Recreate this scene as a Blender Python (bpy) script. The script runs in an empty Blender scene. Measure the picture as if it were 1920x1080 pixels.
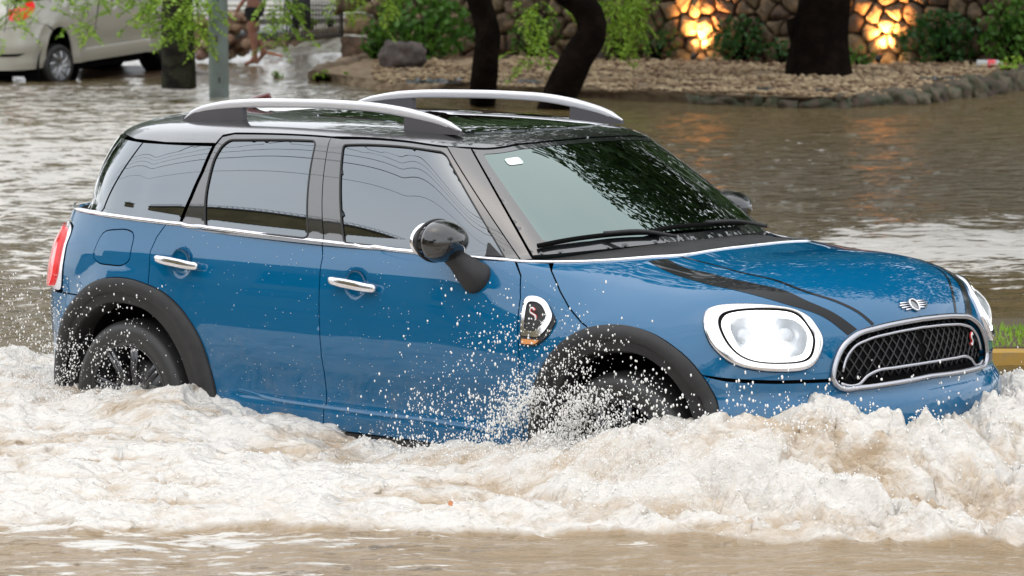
import bpy, bmesh, math, random
import numpy as np
from mathutils import Vector, Matrix
from mathutils.geometry import delaunay_2d_cdt
random.seed(7); RNG=np.random.default_rng(7)
sc=bpy.context.scene; COL=sc.collection
# ---------------------------------------------------------------- camera
CAM_C=np.array([10.7097,-10.3202,2.2513]);CAM_R=np.array([0.741363,0.671087,-0.004775]);CAM_U=np.array([-0.065093,0.078987,0.994748]);CAM_F=6468.39
CAM_Z=np.cross(CAM_U,CAM_R);CAM_Z/=np.linalg.norm(CAM_Z)
cd=bpy.data.cameras.new('camera'); cam=bpy.data.objects.new('camera',cd); COL.objects.link(cam); sc.camera=cam
cd.sensor_width=36; cd.lens=36*CAM_F/1920; cd.clip_start=.1; cd.clip_end=600
M=Matrix.Identity(4)
for i in range(3): M[i][0],M[i][1],M[i][2],M[i][3]=CAM_R[i],CAM_U[i],-CAM_Z[i],CAM_C[i]
cam.matrix_world=M
cd.dof.use_dof=True; cd.dof.focus_distance=13.0; cd.dof.aperture_fstop=8.0
# ---------------------------------------------------------------- overcast daylight
SUN_EL,SUN_AZ=math.radians(80),math.radians(200)
w=bpy.data.worlds.new('World'); sc.world=w; w.use_nodes=True; nt=w.node_tree; nt.nodes.clear()
out=nt.nodes.new('ShaderNodeOutputWorld'); bg=nt.nodes.new('ShaderNodeBackground'); add=nt.nodes.new('ShaderNodeAddShader'); bg2=nt.nodes.new('ShaderNodeBackground')
sky=nt.nodes.new('ShaderNodeTexSky'); sky.sky_type='NISHITA'; sky.sun_disc=False; sky.sun_elevation=SUN_EL; sky.sun_rotation=SUN_AZ; sky.dust_density=3
bg.inputs['Strength'].default_value=.05; nt.links.new(sky.outputs[0],bg.inputs['Color'])
tc=nt.nodes.new('ShaderNodeTexCoord'); nz=nt.nodes.new('ShaderNodeTexNoise'); nz.inputs['Scale'].default_value=2.2; nz.inputs['Detail'].default_value=6; nz.inputs['Roughness'].default_value=.55
cr=nt.nodes.new('ShaderNodeValToRGB'); cr.color_ramp.elements[0].position=.3; cr.color_ramp.elements[0].color=(.80,.84,.88,1); cr.color_ramp.elements[1].position=.72; cr.color_ramp.elements[1].color=(1,1,.99,1)
nt.links.new(tc.outputs['Generated'],nz.inputs['Vector']); nt.links.new(nz.outputs['Fac'],cr.inputs['Fac']); nt.links.new(cr.outputs['Color'],bg2.inputs['Color'])
bg2.inputs['Strength'].default_value=1.30
nt.links.new(bg.outputs[0],add.inputs[0]); nt.links.new(bg2.outputs[0],add.inputs[1]); nt.links.new(add.outputs[0],out.inputs['Surface'])
sd=bpy.data.lights.new('sun','SUN'); sd.energy=.8; sd.angle=math.radians(160); sd.color=(1,.97,.93); so=bpy.data.objects.new('sun',sd); COL.objects.link(so)
d=Vector((math.sin(SUN_AZ)*math.cos(SUN_EL),math.cos(SUN_AZ)*math.cos(SUN_EL),math.sin(SUN_EL))); so.rotation_euler=d.to_track_quat('Z','Y').to_euler()
sc.view_settings.view_transform='Standard'; sc.view_settings.look='None'; sc.view_settings.exposure=.22; sc.view_settings.gamma=1; sc.view_settings.use_curve_mapping=False
sc.cycles.use_denoising=True; sc.cycles.max_bounces=6; sc.cycles.diffuse_bounces=2; sc.cycles.glossy_bounces=4; sc.cycles.transmission_bounces=4; sc.cycles.transparent_max_bounces=8; sc.cycles.caustics_reflective=False; sc.cycles.caustics_refractive=False; sc.cycles.sample_clamp_indirect=4
WATER_Z=.28
def at(px,py,z):
    """point on the level z seen at pixel (px,py) of the 1920x1080 photograph"""
    d=CAM_Z+(px-960)/CAM_F*CAM_R-(py-540)/CAM_F*CAM_U; t=(z-CAM_C[2])/d[2]; return CAM_C+t*d
FWD=np.array([CAM_Z[0],CAM_Z[1],0]);FWD/=np.linalg.norm(FWD);RGT=np.array([FWD[1],-FWD[0],0])
# ---------------------------------------------------------------- materials
def node(nt,t,**k):
    n=nt.nodes.new(t)
    for a,v in k.items(): setattr(n,a,v)
    return n
def mat(name,base,rough=.5,metal=0,coat=0,spec=.5,ior=1.5,coat_ior=1.5,emit=None,es=0,noise=None,bump=None,alpha=1,trans=0,subs=0,rand=0,coat_rough=.03):
    """principled material; noise=(scale,colour2,lo,hi) mixes a second colour; bump=(scale,strength,dist)"""
    m=bpy.data.materials.new(name); m.use_nodes=True; nt=m.node_tree; p=nt.nodes['Principled BSDF']
    S=lambda k,v: p.inputs[k].__setattr__('default_value',v)
    S('Base Color',(*base,1)); S('Roughness',rough); S('Metallic',metal); S('Coat Weight',coat); S('Coat Roughness',coat_rough); S('Coat IOR',coat_ior); S('Specular IOR Level',spec); S('IOR',ior); S('Alpha',alpha); S('Transmission Weight',trans)
    if subs: S('Subsurface Weight',subs); S('Subsurface Radius',(.05,.04,.03)); S('Subsurface Scale',1)
    if emit: S('Emission Color',(*emit,1)); S('Emission Strength',es)
    tc=nt.nodes.new('ShaderNodeTexCoord')
    col=None
    if noise:
        n=node(nt,'ShaderNodeTexNoise'); n.inputs['Scale'].default_value=noise[0]; n.inputs['Detail'].default_value=6; n.inputs['Roughness'].default_value=.62; nt.links.new(tc.outputs['Object'],n.inputs['Vector'])
        mr=node(nt,'ShaderNodeMapRange'); mr.inputs[1].default_value=noise[2]; mr.inputs[2].default_value=noise[3]; nt.links.new(n.outputs['Fac'],mr.inputs[0])
        mx=node(nt,'ShaderNodeMix',data_type='RGBA'); mx.inputs[6].default_value=(*base,1); mx.inputs[7].default_value=(*noise[1],1); nt.links.new(mr.outputs[0],mx.inputs[0]); col=mx.outputs[2]
    if rand:
        oi=node(nt,'ShaderNodeObjectInfo'); hs=node(nt,'ShaderNodeHueSaturation')
        if col is None:
            rgb=node(nt,'ShaderNodeRGB'); rgb.outputs[0].default_value=(*base,1); col=rgb.outputs[0]
        mr=node(nt,'ShaderNodeMapRange'); mr.inputs[3].default_value=1-rand; mr.inputs[4].default_value=1+rand; nt.links.new(oi.outputs['Random'],mr.inputs[0]); nt.links.new(mr.outputs[0],hs.inputs['Value'])
        m2=node(nt,'ShaderNodeMath',operation='MULTIPLY_ADD'); m2.inputs[1].default_value=.035; m2.inputs[2].default_value=.482; nt.links.new(oi.outputs['Random'],m2.inputs[0]); nt.links.new(m2.outputs[0],hs.inputs['Hue'])
        nt.links.new(col,hs.inputs['Color']); col=hs.outputs[0]
    if col is not None: nt.links.new(col,p.inputs['Base Color'])
    if bump:
        n=node(nt,'ShaderNodeTexNoise'); n.inputs['Scale'].default_value=bump[0]; n.inputs['Detail'].default_value=8; n.inputs['Roughness'].default_value=.65; nt.links.new(tc.outputs['Object'],n.inputs['Vector'])
        b=node(nt,'ShaderNodeBump'); b.inputs['Strength'].default_value=bump[1]; b.inputs['Distance'].default_value=bump[2]; nt.links.new(n.outputs['Fac'],b.inputs['Height']); nt.links.new(b.outputs[0],p.inputs['Normal'])
    return m
# ---------------------------------------------------------------- object helpers
def link(name,me,m=None,parent=None,**props):
    o=bpy.data.objects.new(name,me); COL.objects.link(o)
    if m is not None and me is not None and not me.materials: me.materials.append(m)
    if parent is not None: o.parent=parent
    for k,v in props.items(): o[k]=v
    return o
def mesh(name,V,F,smooth=True):
    me=bpy.data.meshes.new(name); V=np.asarray(V,np.float32)
    if isinstance(F,np.ndarray):
        k=F.shape[1]; me.vertices.add(len(V)); me.vertices.foreach_set('co',V.ravel()); me.loops.add(F.size); me.polygons.add(len(F))
        me.loops.foreach_set('vertex_index',F.astype(np.int32).ravel()); me.polygons.foreach_set('loop_start',np.arange(0,F.size,k,dtype=np.int32)); me.update(calc_edges=True)
    else:
        me.from_pydata([tuple(map(float,v)) for v in V],[],[tuple(f) for f in F]); me.update()
    me.polygons.foreach_set('use_smooth',np.full(len(me.polygons),smooth)); return me
def empty(name,loc=(0,0,0),rz=0,**props):
    o=link(name,None,**props); o.location=loc; o.rotation_euler=(0,0,rz); o.empty_display_size=.1; return o
def merged(parts):
    """parts: [(V,F)] -> one V,F (F lists)"""
    Vs,Fs,n=[],[],0
    for V,F in parts:
        Vs.append(np.asarray(V,float)); Fs+= [tuple(int(i)+n for i in f) for f in F]; n+=len(V)
    return np.concatenate(Vs),Fs
def tube(P,r,seg=8,closed=False,caps=True,flat=None):
    """round (or flattened: flat=(w,h)) tube through points P; r scalar or list"""
    P=np.array(P,float); n=len(P); R=np.full(n,r) if np.isscalar(r) else np.array(r,float)
    T=np.gradient(P,axis=0)
    if closed: T=np.roll(P,-1,0)-np.roll(P,1,0)
    T/=np.linalg.norm(T,axis=1,keepdims=True)+1e-9
    up=np.array([0,0,1.]) if abs(T[0][2])<.9 else np.array([1.,0,0])
    V=[];F=[]
    for i in range(n):
        a=np.cross(T[i],up); a/=np.linalg.norm(a)+1e-9; b=np.cross(a,T[i]); 
        if abs(T[i]@up)<.95: pass
        up=b if not flat else up
        for k in range(seg):
            t=2*math.pi*k/seg; c,s=math.cos(t),math.sin(t)
            if flat: c=math.copysign(abs(c)**.6,c)*flat[0];s=math.copysign(abs(s)**.6,s)*flat[1]; V.append(P[i]+R[i]*(a*c+b*s))
            else: V.append(P[i]+R[i]*(a*c+b*s))
    m=n if closed else n-1
    for i in range(m):
        j=(i+1)%n
        for k in range(seg):
            l=(k+1)%seg; F.append((i*seg+k,i*seg+l,j*seg+l,j*seg+k))
    if caps and not closed: F.append(tuple(range(seg))[::-1]); F.append(tuple((n-1)*seg+k for k in range(seg)))
    return np.array(V),F
def lathe(prof,seg=32,axis='y'):
    """prof [(r,h)] revolved about axis"""
    V=[];F=[]
    for r,h in prof:
        for k in range(seg):
            t=2*math.pi*k/seg; a,b=r*math.cos(t),r*math.sin(t)
            V.append((a,h,b) if axis=='y' else (a,b,h))
    for i in range(len(prof)-1):
        for k in range(seg):
            l=(k+1)%seg; f=(i*seg+k,i*seg+l,(i+1)*seg+l,(i+1)*seg+k); F.append(f if axis!='y' else f[::-1])
    return np.array(V,float),F
def box(c,s,rot=None):
    V=np.array([(x,y,z) for x in(-.5,.5) for y in(-.5,.5) for z in(-.5,.5)])*np.array(s)
    if rot is not None: V=V@np.array(rot).T
    return V+np.array(c),[(0,1,3,2),(4,6,7,5),(0,4,5,1),(2,3,7,6),(0,2,6,4),(1,5,7,3)]
def ico(sub=1):
    bm=bmesh.new(); bmesh.ops.create_icosphere(bm,subdivisions=sub,radius=1); bm.verts.ensure_lookup_table()
    V=np.array([v.co[:] for v in bm.verts]);F=np.array([[v.index for v in f.verts] for f in bm.faces]); bm.free(); return V,F
ICO={s:ico(s) for s in (1,2,3,4)}
def blobs(C,R,sub=1,stretch=None):
    """many small spheres as arrays; stretch (n,3) scales the axes"""
    V,F=ICO[sub]; C=np.asarray(C);n=len(C);R=np.asarray(R).reshape(n,1,1)
    S=np.ones((n,3)) if stretch is None else stretch
    VV=(V[None]*R*S[:,None,:]+C[:,None,:]).reshape(-1,3); FF=(F[None]+(np.arange(n)*len(V))[:,None,None]).reshape(-1,3)
    return VV,FF
# ---------------------------------------------------------------- gradient noise (vectorised)
_perm=RNG.permutation(512).astype(np.int64); _perm=np.concatenate([_perm,_perm,_perm])
_g=RNG.normal(size=(512,3)); _g/=np.linalg.norm(_g,axis=1,keepdims=True)
def pn(x,y,z=0.):
    x,y,z=np.broadcast_arrays(np.asarray(x,float),np.asarray(y,float),np.asarray(z,float))
    xi,yi,zi=np.floor(x).astype(np.int64),np.floor(y).astype(np.int64),np.floor(z).astype(np.int64); fx,fy,fz=x-xi,y-yi,z-zi
    u,v,w=[t*t*t*(t*(t*6-15)+10) for t in(fx,fy,fz)]; r=0
    for a in(0,1):
        for b in(0,1):
            for c in(0,1):
                h=_perm[(_perm[(_perm[(xi+a)&511]+yi+b)&511]+zi+c)&511]; g=_g[h]
                d=g[...,0]*(fx-a)+g[...,1]*(fy-b)+g[...,2]*(fz-c)
                r=r+d*(u if a else 1-u)*(v if b else 1-v)*(w if c else 1-w)
    return r*1.5
def fbm(x,y,z=0,o=4,g=.5,l=2.03):
    r=0;a=1
    for i in range(o): r=r+a*pn(x,y,z+i*7.3); x,y,z=x*l,y*l,np.asarray(z)*l; a*=g
    return r
def billow(x,y,z=0,o=4,g=.5,l=2.1):
    r=0;a=1
    for i in range(o): r=r+a*(np.abs(pn(x,y,z+i*3.7))*2-.4); x,y,z=x*l,y*l,np.asarray(z)*l; a*=g
    return r
def spline(P,n):
    """natural-ish Catmull-Rom (centripetal chord) through points, resampled to n by arc length"""
    P=np.array(P,float); d=np.linalg.norm(np.diff(P[:,:2],axis=0),axis=1)
    t=np.concatenate([[0],np.cumsum(d)]); m=np.zeros_like(P)
    m[1:-1]=((P[1:-1]-P[:-2])/(d[:-1,None])*d[1:,None]+(P[2:]-P[1:-1])/(d[1:,None])*d[:-1,None])/(d[:-1]+d[1:])[:,None]
    m[0]=0; m[-1]=0
    m[0,1:2]=(P[1,1]-P[0,1])/d[0]; m[-1,1:2]=(P[-1,1]-P[-2,1])/d[-1]
    T=np.linspace(0,t[-1],4000); k=np.clip(np.searchsorted(t,T,side='right')-1,0,len(d)-1)
    h=d[k];s=(T-t[k])/h; s=s[:,None];h=h[:,None]
    Q=(2*s**3-3*s**2+1)*P[k]+(s**3-2*s**2+s)*h*m[k]+(-2*s**3+3*s**2)*P[k+1]+(s**3-s**2)*h*m[k+1]
    L=np.concatenate([[0],np.cumsum(np.linalg.norm(np.diff(Q[:,:2],axis=0),axis=1))])
    U=np.linspace(0,L[-1],n)
    return U,np.stack([np.interp(U,L,Q[:,i]) for i in range(Q.shape[1])],1)
def sstep(a,b,x):
    t=np.clip((x-a)/(b-a),0,1); return t*t*(3-2*t)
def resamp(C,ds,v0=None):
    L=np.concatenate([[0],np.cumsum(np.linalg.norm(np.diff(C,axis=0),axis=1))]); return L
class Surf:
    def vend(s,u): return np.interp(u,s.U,s.E)
    """dense table of points indexed by (u,v), both in metres"""
    def __init__(s,U,V,T): s.U,s.V,s.T=U,V,T;s.E=np.array(section_table.end)
    def __call__(s,u,v):
        u=np.asarray(u,float);v=np.asarray(v,float)
        a=np.clip((u-s.U[0])/(s.U[1]-s.U[0]),0,len(s.U)-1.0001);b=np.clip((v-s.V[0])/(s.V[1]-s.V[0]),0,len(s.V)-1.0001)
        i=a.astype(int);j=b.astype(int);f=(a-i)[...,None];g=(b-j)[...,None];T=s.T
        return T[i,j]*(1-f)*(1-g)+T[i+1,j]*f*(1-g)+T[i,j+1]*(1-f)*g+T[i+1,j+1]*f*g
    def nrm(s,u,v,e=.006):
        a=s(u+e,v)-s(u-e,v);b=s(u,v+e)-s(u,v-e);n=np.cross(a,b);return n/np.maximum(np.linalg.norm(n,axis=-1,keepdims=True),1e-9)
def section_table(cs,V):
    section_table.end=[]
    """cs: list of curves (v0 offset index, pts); resample each on common V; beyond the end extrapolate the last segment"""
    T=np.empty((len(cs),len(V),3))
    for k,(C,i0) in enumerate(cs):
        L=np.concatenate([[0],np.cumsum(np.linalg.norm(np.diff(C,axis=0),axis=1))]);L=L-L[i0];section_table.end.append(L[-1])
        for a in range(3): T[k,:,a]=np.interp(V,L,C[:,a])
    return T
PERIM=[(-.830,0),(-.812,-.35),(-.735,-.63),(-.55,-.81),(-.2,-.890),(.3,-.907),(1.3,-.911),(2.3,-.911),(2.75,-.902),(3.03,-.850),(3.20,-.725),(3.325,-.51),(3.395,-.25),(3.415,0)]
def body_surface():
    U,C=spline(PERIM,900)
    x=C[:,0]; V=np.arange(-.56,1.2,.005)
    cs=[]
    q=np.linspace(0,1,240)
    for k in range(len(U)):
        cx,cy=C[k]
        nose=sstep(2.65,3.38,cx); rear=sstep(-.2,-.75,cx)
        zw=.68-.08*nose
        # lower part, z from .20 to zw
        zl=np.linspace(.16,zw,60); 
        dl=np.interp(zl,[.16,.24,.32,.42,.55,.62,zw],[.09,.05,.025,.020,.010,.003,0.])
        dl=dl*(1-.3*rear)
        dn=np.interp(zl,[.16,.24,.32,.40,.50,.56,.60],[.10,.06,.0,-.035,-.045,-.035,0.]); dl=dl*(1-nose)+dn*nose
        # spine
        sx=min(cx,2.75-.12*np.log1p(np.exp((2.75-cx)/.12))+0) if cx<4 else cx
        sx=2.75-.10*np.log1p(np.exp((2.75-cx)/.10)); sx=max(sx,-.45)
        Hc=np.interp(sx,[-1,1.9,2.25,2.5,2.75],[1.07,1.085,1.09,1.078,1.05])
        D=np.hypot(sx-cx,cy)+1e-6; dx,dy=(sx-cx)/D,(0-cy)/D
        n=2.55+.35*nose
        ph=q*np.pi/2; ph=ph**1.0
        th=np.cos(ph)**(2/n); zh=zw+(Hc-zw)*np.sin(ph)**(2/n)
        hood=np.stack([(1-th)*D,zh],1)
        zb=np.interp(cx,[-.6,.3,1.1,1.9],[1.112,1.085,1.062,1.045])
        dd=np.array([0,.002,.008,.024,.045,.075,.092,.30,D]);dd[:7]*=1+.9*rear ; zz=np.array([zw,.78,.86,.95,1.0,zb,zb+.012,zb+.012,zb+.012])
        zz=np.minimum(zz,zb+.012)
        # smooth param of the cabin section
        L=np.concatenate([[0],np.cumsum(np.hypot(np.diff(dd),np.diff(zz)))]); s=np.linspace(0,L[-1],240)
        # rounding
        cd=np.interp(s,L,dd);cz=np.interp(s,L,zz)
        ker=np.hanning(11);ker/=ker.sum();pd=np.pad(cd,5,'edge');pz=np.pad(cz,5,'edge')
        pd[:5]=2*cd[0]-cd[5:0:-1];pz[:5]=2*cz[0]-cz[5:0:-1]
        cd2=np.convolve(pd,ker,'valid');cz2=np.convolve(pz,ker,'valid')
        cd=cd2;cz=cz2
        Lh=np.concatenate([[0],np.cumsum(np.linalg.norm(np.diff(hood,axis=0),axis=1))])
        sh=np.linspace(0,Lh[-1],240); hd=np.interp(sh,Lh,hood[:,0]);hz=np.interp(sh,Lh,hood[:,1])
        w=sstep(1.75,2.55,cx)
        up=np.stack([cd*(1-w)+hd*w,cz*(1-w)+hz*w],1)
        sec=np.concatenate([np.stack([dl,zl],1),up[1:]])
        P=np.stack([cx+dx*sec[:,0],cy+dy*sec[:,0],sec[:,1]],1)
        # features
        r=np.hypot(P[:,0]-np.where(P[:,0]<1.3,0,2.67),P[:,2]-.34)
        side=-P[:,1]
        fl=.010*np.exp(-((r-.50)/.045)**2)*(P[:,2]<.98)
        X,Z=P[:,0],P[:,2]
        sc=sstep(.50,.72,X)*(1-sstep(2.05,2.2,X))
        fl=fl-.016*sc*sstep(.395,.425,Z)*(1-sstep(.46,.60,Z))
        for hx,hz in HANDLES:
            rr=np.hypot(X-hx,(Z-hz))
            fl=fl-.016*(1-sstep(.030,.058,rr))
        P[:,0]-=dx*fl;P[:,1]-=dy*fl
        cs.append((P,59))
    return Surf(U,V,section_table(cs,V))
HANDLES=[(.352,.925),(1.352,.905)]
BASE=[(-.62,0,1.115),(-.60,-.38,1.115),(-.52,-.60,1.11),(-.35,-.725,1.105),(0,-.795,1.092),(.5,-.825,1.078),(1.1,-.834,1.064),(1.6,-.818,1.050),(1.92,-.778,1.038),(2.10,-.71,1.037),(2.235,-.50,1.050),(2.325,-.25,1.062),(2.355,0,1.066)]
TOP =[(-.57,0,1.40),(-.545,-.33,1.397),(-.46,-.50,1.392),(-.30,-.600,1.398),(0,-.645,1.418),(.5,-.675,1.432),(1.0,-.676,1.428),(1.36,-.650,1.420),(1.56,-.60,1.418),(1.65,-.49,1.428),(1.71,-.32,1.443),(1.745,-.16,1.452),(1.755,0,1.455)]
def green_surface():
    n=900
    Bf=np.array(BASE)+[0,0,.008];Tf=np.array(TOP)
    # common parameter: chord of BASE
    d=np.linalg.norm(np.diff(Bf[:,:2],axis=0),axis=1)
    def sp(P):
        t=np.concatenate([[0],np.cumsum(d)]); m=np.zeros_like(P)
        m[1:-1]=((P[1:-1]-P[:-2])/(d[:-1,None])*d[1:,None]+(P[2:]-P[1:-1])/(d[1:,None])*d[:-1,None])/(d[:-1]+d[1:])[:,None]
        m[0,1]=(P[1,1]-P[0,1])/d[0]; m[-1,1]=(P[-1,1]-P[-2,1])/d[-1]
        T=np.linspace(0,t[-1],n); k=np.clip(np.searchsorted(t,T,side='right')-1,0,len(d)-1)
        h=d[k];s=((T-t[k])/h)[:,None];h=h[:,None]
        return T,(2*s**3-3*s**2+1)*P[k]+(s**3-2*s**2+s)*h*m[k]+(-2*s**3+3*s**2)*P[k+1]+(s**3-s**2)*h*m[k+1]
    U,B=sp(Bf);_,R=sp(Tf)
    V=np.arange(-.05,2.0,.005);cs=[]
    for k in range(n):
        b,r=B[k],R[k]
        sx=np.clip(r[0],-.15,1.05); sx=1.05-.10*np.log1p(np.exp((1.05-r[0])/.10)); sx=max(sx,-.15)
        S=np.array([sx,0,np.interp(sx,[-.3,.3,.9,1.1],[1.500,1.520,1.520,1.515])])
        h=r-b; H=np.linalg.norm(h)
        out=np.array([r[0]-S[0],r[1]-S[1],0]);out/=np.linalg.norm(out)+1e-9
        side=sstep(.3,.6,-b[1]) 
        bul=out*(.022*side+.028*(1-side))+np.array([0,0,.012*(1-side)])
        q=np.linspace(0,1,80)[:,None]
        lo=b+h*q+bul*4*q*(1-q)
        tan=h-4*bul; tan/=np.linalg.norm(tan)
        D=np.linalg.norm(S[:2]-r[:2])
        P1=r+tan*.06; 
        P1[2]=min(P1[2],S[2]-.012)
        P2=r+(S-r)*.30;P2[2]=S[2]-.002
        q=np.linspace(0,1,120)[1:,None]
        hi=(1-q)**3*r+3*(1-q)**2*q*P1+3*(1-q)*q*q*P2+q**3*S
        cs.append((np.concatenate([[lo[0]-(h/H+out*-.25)*.05],lo,hi]),1))
    return Surf(U,V,section_table(cs,V)), B,R
# ---------------------------------------------------------------- panels cut out of a surface
def pip(P,poly):
    x,y=P[:,0],P[:,1]; ins=np.zeros(len(P),bool); n=len(poly); j=n-1
    for i in range(n):
        xi,yi=poly[i];xj,yj=poly[j]
        if yi!=yj: ins^=((yi>y)!=(yj>y))&(x<(xj-xi)*(y-yi)/(yj-yi)+xi)
        j=i
    return ins
def dist_poly(P,poly):
    Q=np.roll(poly,-1,0); d=np.full(len(P),1e9)
    for a,b in zip(poly,Q):
        ab=b-a; L=ab@ab+1e-12; t=np.clip(((P-a)@ab)/L,0,1); d=np.minimum(d,np.hypot(*(P-a-t[:,None]*ab).T))
    return d
def dense(poly,step,rnd=0):
    poly=np.array(poly,float)
    if rnd:   # soften the corners
        out=[]; n=len(poly)
        for i in range(n):
            a,b,c=poly[i-1],poly[i],poly[(i+1)%n]; la,lc=np.linalg.norm(a-b),np.linalg.norm(c-b); r=min(rnd,la*.45,lc*.45)
            p,q=b+(a-b)/la*r,b+(c-b)/lc*r
            for t in (0,.25,.5,.75,1): out.append((1-t)**2*p+2*t*(1-t)*b+t*t*q)
        poly=np.array(out)
    out=[]
    for a,b in zip(poly,np.roll(poly,-1,0)):
        L=np.linalg.norm(b-a)
        if L<1e-6: continue
        k=max(1,int(L/step)); out+= [a+(b-a)*i/k for i in range(k)]
    return np.array(out)
def area(p): return .5*np.sum(p[:,0]*np.roll(p[:,1],-1)-np.roll(p[:,0],-1)*p[:,1])
def inset(p,g,keep):
    """move a ccw loop inwards by g, vertices in keep stay"""
    t=np.roll(p,-1,0)-np.roll(p,1,0); t/=np.linalg.norm(t,axis=1,keepdims=True)+1e-9; n=np.stack([-t[:,1],t[:,0]],1)
    return p+n*g*(~keep)[:,None]
def spl(P,n=60):
    """smooth open curve through P"""
    P=np.array(P,float);t=np.concatenate([[0],np.cumsum(np.linalg.norm(np.diff(P,axis=0),axis=1))]);m=np.gradient(P,t,axis=0)
    T=np.linspace(0,t[-1],n);k=np.clip(np.searchsorted(t,T,side='right')-1,0,len(t)-2);h=(t[k+1]-t[k]);s=((T-t[k])/h)[:,None];h=h[:,None]
    return (2*s**3-3*s**2+1)*P[k]+(s**3-2*s**2+s)*h*m[k]+(-2*s**3+3*s**2)*P[k+1]+(s**3-s**2)*h*m[k+1]
def patch(S,poly,holes=(),off=0.,step=.022,gap=.0028,flange=.022,rnd=0,sym=False,bulge=None):
    """mesh data of a panel: polygon (u,v) on surface S, edges turned in; sym=True adds the mirrored half across y=0"""
    loops=[]
    for q,(pl) in enumerate([poly]+list(holes)):
        p=dense(pl,step*.8,rnd if q==0 else 0)
        if area(p)<0: p=p[::-1]
        X=S(p[:,0],p[:,1]); keep=np.abs(X[:,1])<.004 if sym else np.zeros(len(p),bool)
        p=inset(p,gap if q==0 else -gap,keep)
        if q: p=p[::-1]
        loops.append((p,keep if q==0 else np.zeros(len(p),bool)))
    o=loops[0][0]; lo,hi=o.min(0),o.max(0)
    gu,gv=np.meshgrid(np.arange(lo[0],hi[0],step),np.arange(lo[1],hi[1],step)); gu=gu+(np.arange(gu.shape[0])%2)[:,None]*step*.5
    G=np.stack([gu.ravel(),gv.ravel()],1); ok=pip(G,o)&(dist_poly(G,o)>step*.45)
    for h,_ in loops[1:]: ok&=~pip(G,h)&(dist_poly(G,h)>step*.45)
    G=G[ok]
    P=np.concatenate([l[0] for l in loops]+[G]); E=[];n=0
    for l,_ in loops:
        k=len(l); E+=[(n+i,n+(i+1)%k) for i in range(k)]; n+=k
    r=delaunay_2d_cdt([Vector(p) for p in P],E,[],0,1e-7); Q=np.array([v[:] for v in r[0]]); T=np.array(r[2])
    c=Q[T].mean(1); ok=pip(c,o)
    for h,_ in loops[1:]: ok&=~pip(c,h)
    T=T[ok]
    a=Q[T[:,1]]-Q[T[:,0]];b=Q[T[:,2]]-Q[T[:,0]]; fl=(a[:,0]*b[:,1]-a[:,1]*b[:,0])<0; T[fl]=T[fl][:,::-1]
    N=S.nrm(Q[:,0],Q[:,1]); X=S(Q[:,0],Q[:,1])+N*off
    if bulge is not None: X=X+N*bulge(Q)[:,None]
    Vs=[X];Fs=[T]; n=len(X)
    if flange:
        for p,keep in loops:
            Nn=S.nrm(p[:,0],p[:,1]); A=S(p[:,0],p[:,1])+Nn*off
            if bulge is not None: A=A+Nn*bulge(p)[:,None]
            k=len(p); i=np.arange(k); j=(i+1)%k; m=~(keep&keep[j])
            Vs+=[A,A-Nn*flange]; i,j=i[m],j[m]
            Fs.append(np.stack([n+j,n+i,n+k+i],1)); Fs.append(np.stack([n+j,n+k+i,n+k+j],1)); n+=2*k
    V=np.concatenate(Vs);F=np.concatenate(Fs)
    if sym:
        V[np.abs(V[:,1])<.0015,1]=0
        V2=V*[1,-1,1]; V,F=np.concatenate([V,V2]),np.concatenate([F,F[:,::-1]+len(V)])
        bm=bmesh.new(); me=mesh('t',V,F); bm.from_mesh(me); bpy.data.meshes.remove(me)
        vs=[v for v in bm.verts if abs(v.co.y)<1e-6]; bmesh.ops.remove_doubles(bm,verts=vs,dist=.0008)
        bmesh.ops.dissolve_degenerate(bm,dist=1e-5,edges=bm.edges)
        return bm
    return V,F
def panel(name,S,poly,m,parent,holes=(),mirror=True,sym=False,**k):
    r=patch(S,poly,holes,sym=sym,**k)
    if sym:
        me=bpy.data.meshes.new(name); r.to_mesh(me); r.free(); me.polygons.foreach_set('use_smooth',np.full(len(me.polygons),True)); me.update()
    else: me=mesh(name,*r)
    o=link(name,me,m,parent)
    if mirror and not sym: flip(o)
    return o
def flip(o,parent=None):
    """copy on the other side of the car's centre plane, with its children"""
    c=o.copy(); COL.objects.link(c); c.parent=parent or o.parent
    if parent is None: c.matrix_local=Matrix.Diagonal((1,-1,1,1))@o.matrix_local
    for ch in o.children:
        if ch is not c: flip(ch,c)
    return c
def part(name,VF,m,parent,mirror=False,smooth=True,**p):
    o=link(name,mesh(name,*VF,smooth=smooth),m,parent,**p)
    if mirror: flip(o)
    return o
def sharp(o,ang=40):
    """split smooth shading at sharp edges"""
    bm=bmesh.new(); bm.from_mesh(o.data)
    for e in bm.edges:
        if len(e.link_faces)==2 and e.calc_face_angle()>math.radians(ang): e.smooth=False
    bm.to_mesh(o.data); bm.free(); return o
def ribbon(S,A,B,prof,n=90):
    """strip between uv curves A and B; prof [(w,height)]"""
    A=spl(A,n);B=spl(B,n); V=[];F=[];m=len(prof)
    for w,h in prof:
        q=A*(1-w)+B*w; V.append(S(q[:,0],q[:,1])+S.nrm(q[:,0],q[:,1])*h)
    V=np.stack(V,1).reshape(-1,3)
    for i in range(n-1):
        for j in range(m-1): F.append((i*m+j,i*m+j+1,(i+1)*m+j+1,(i+1)*m+j))
    return V,F
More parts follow.
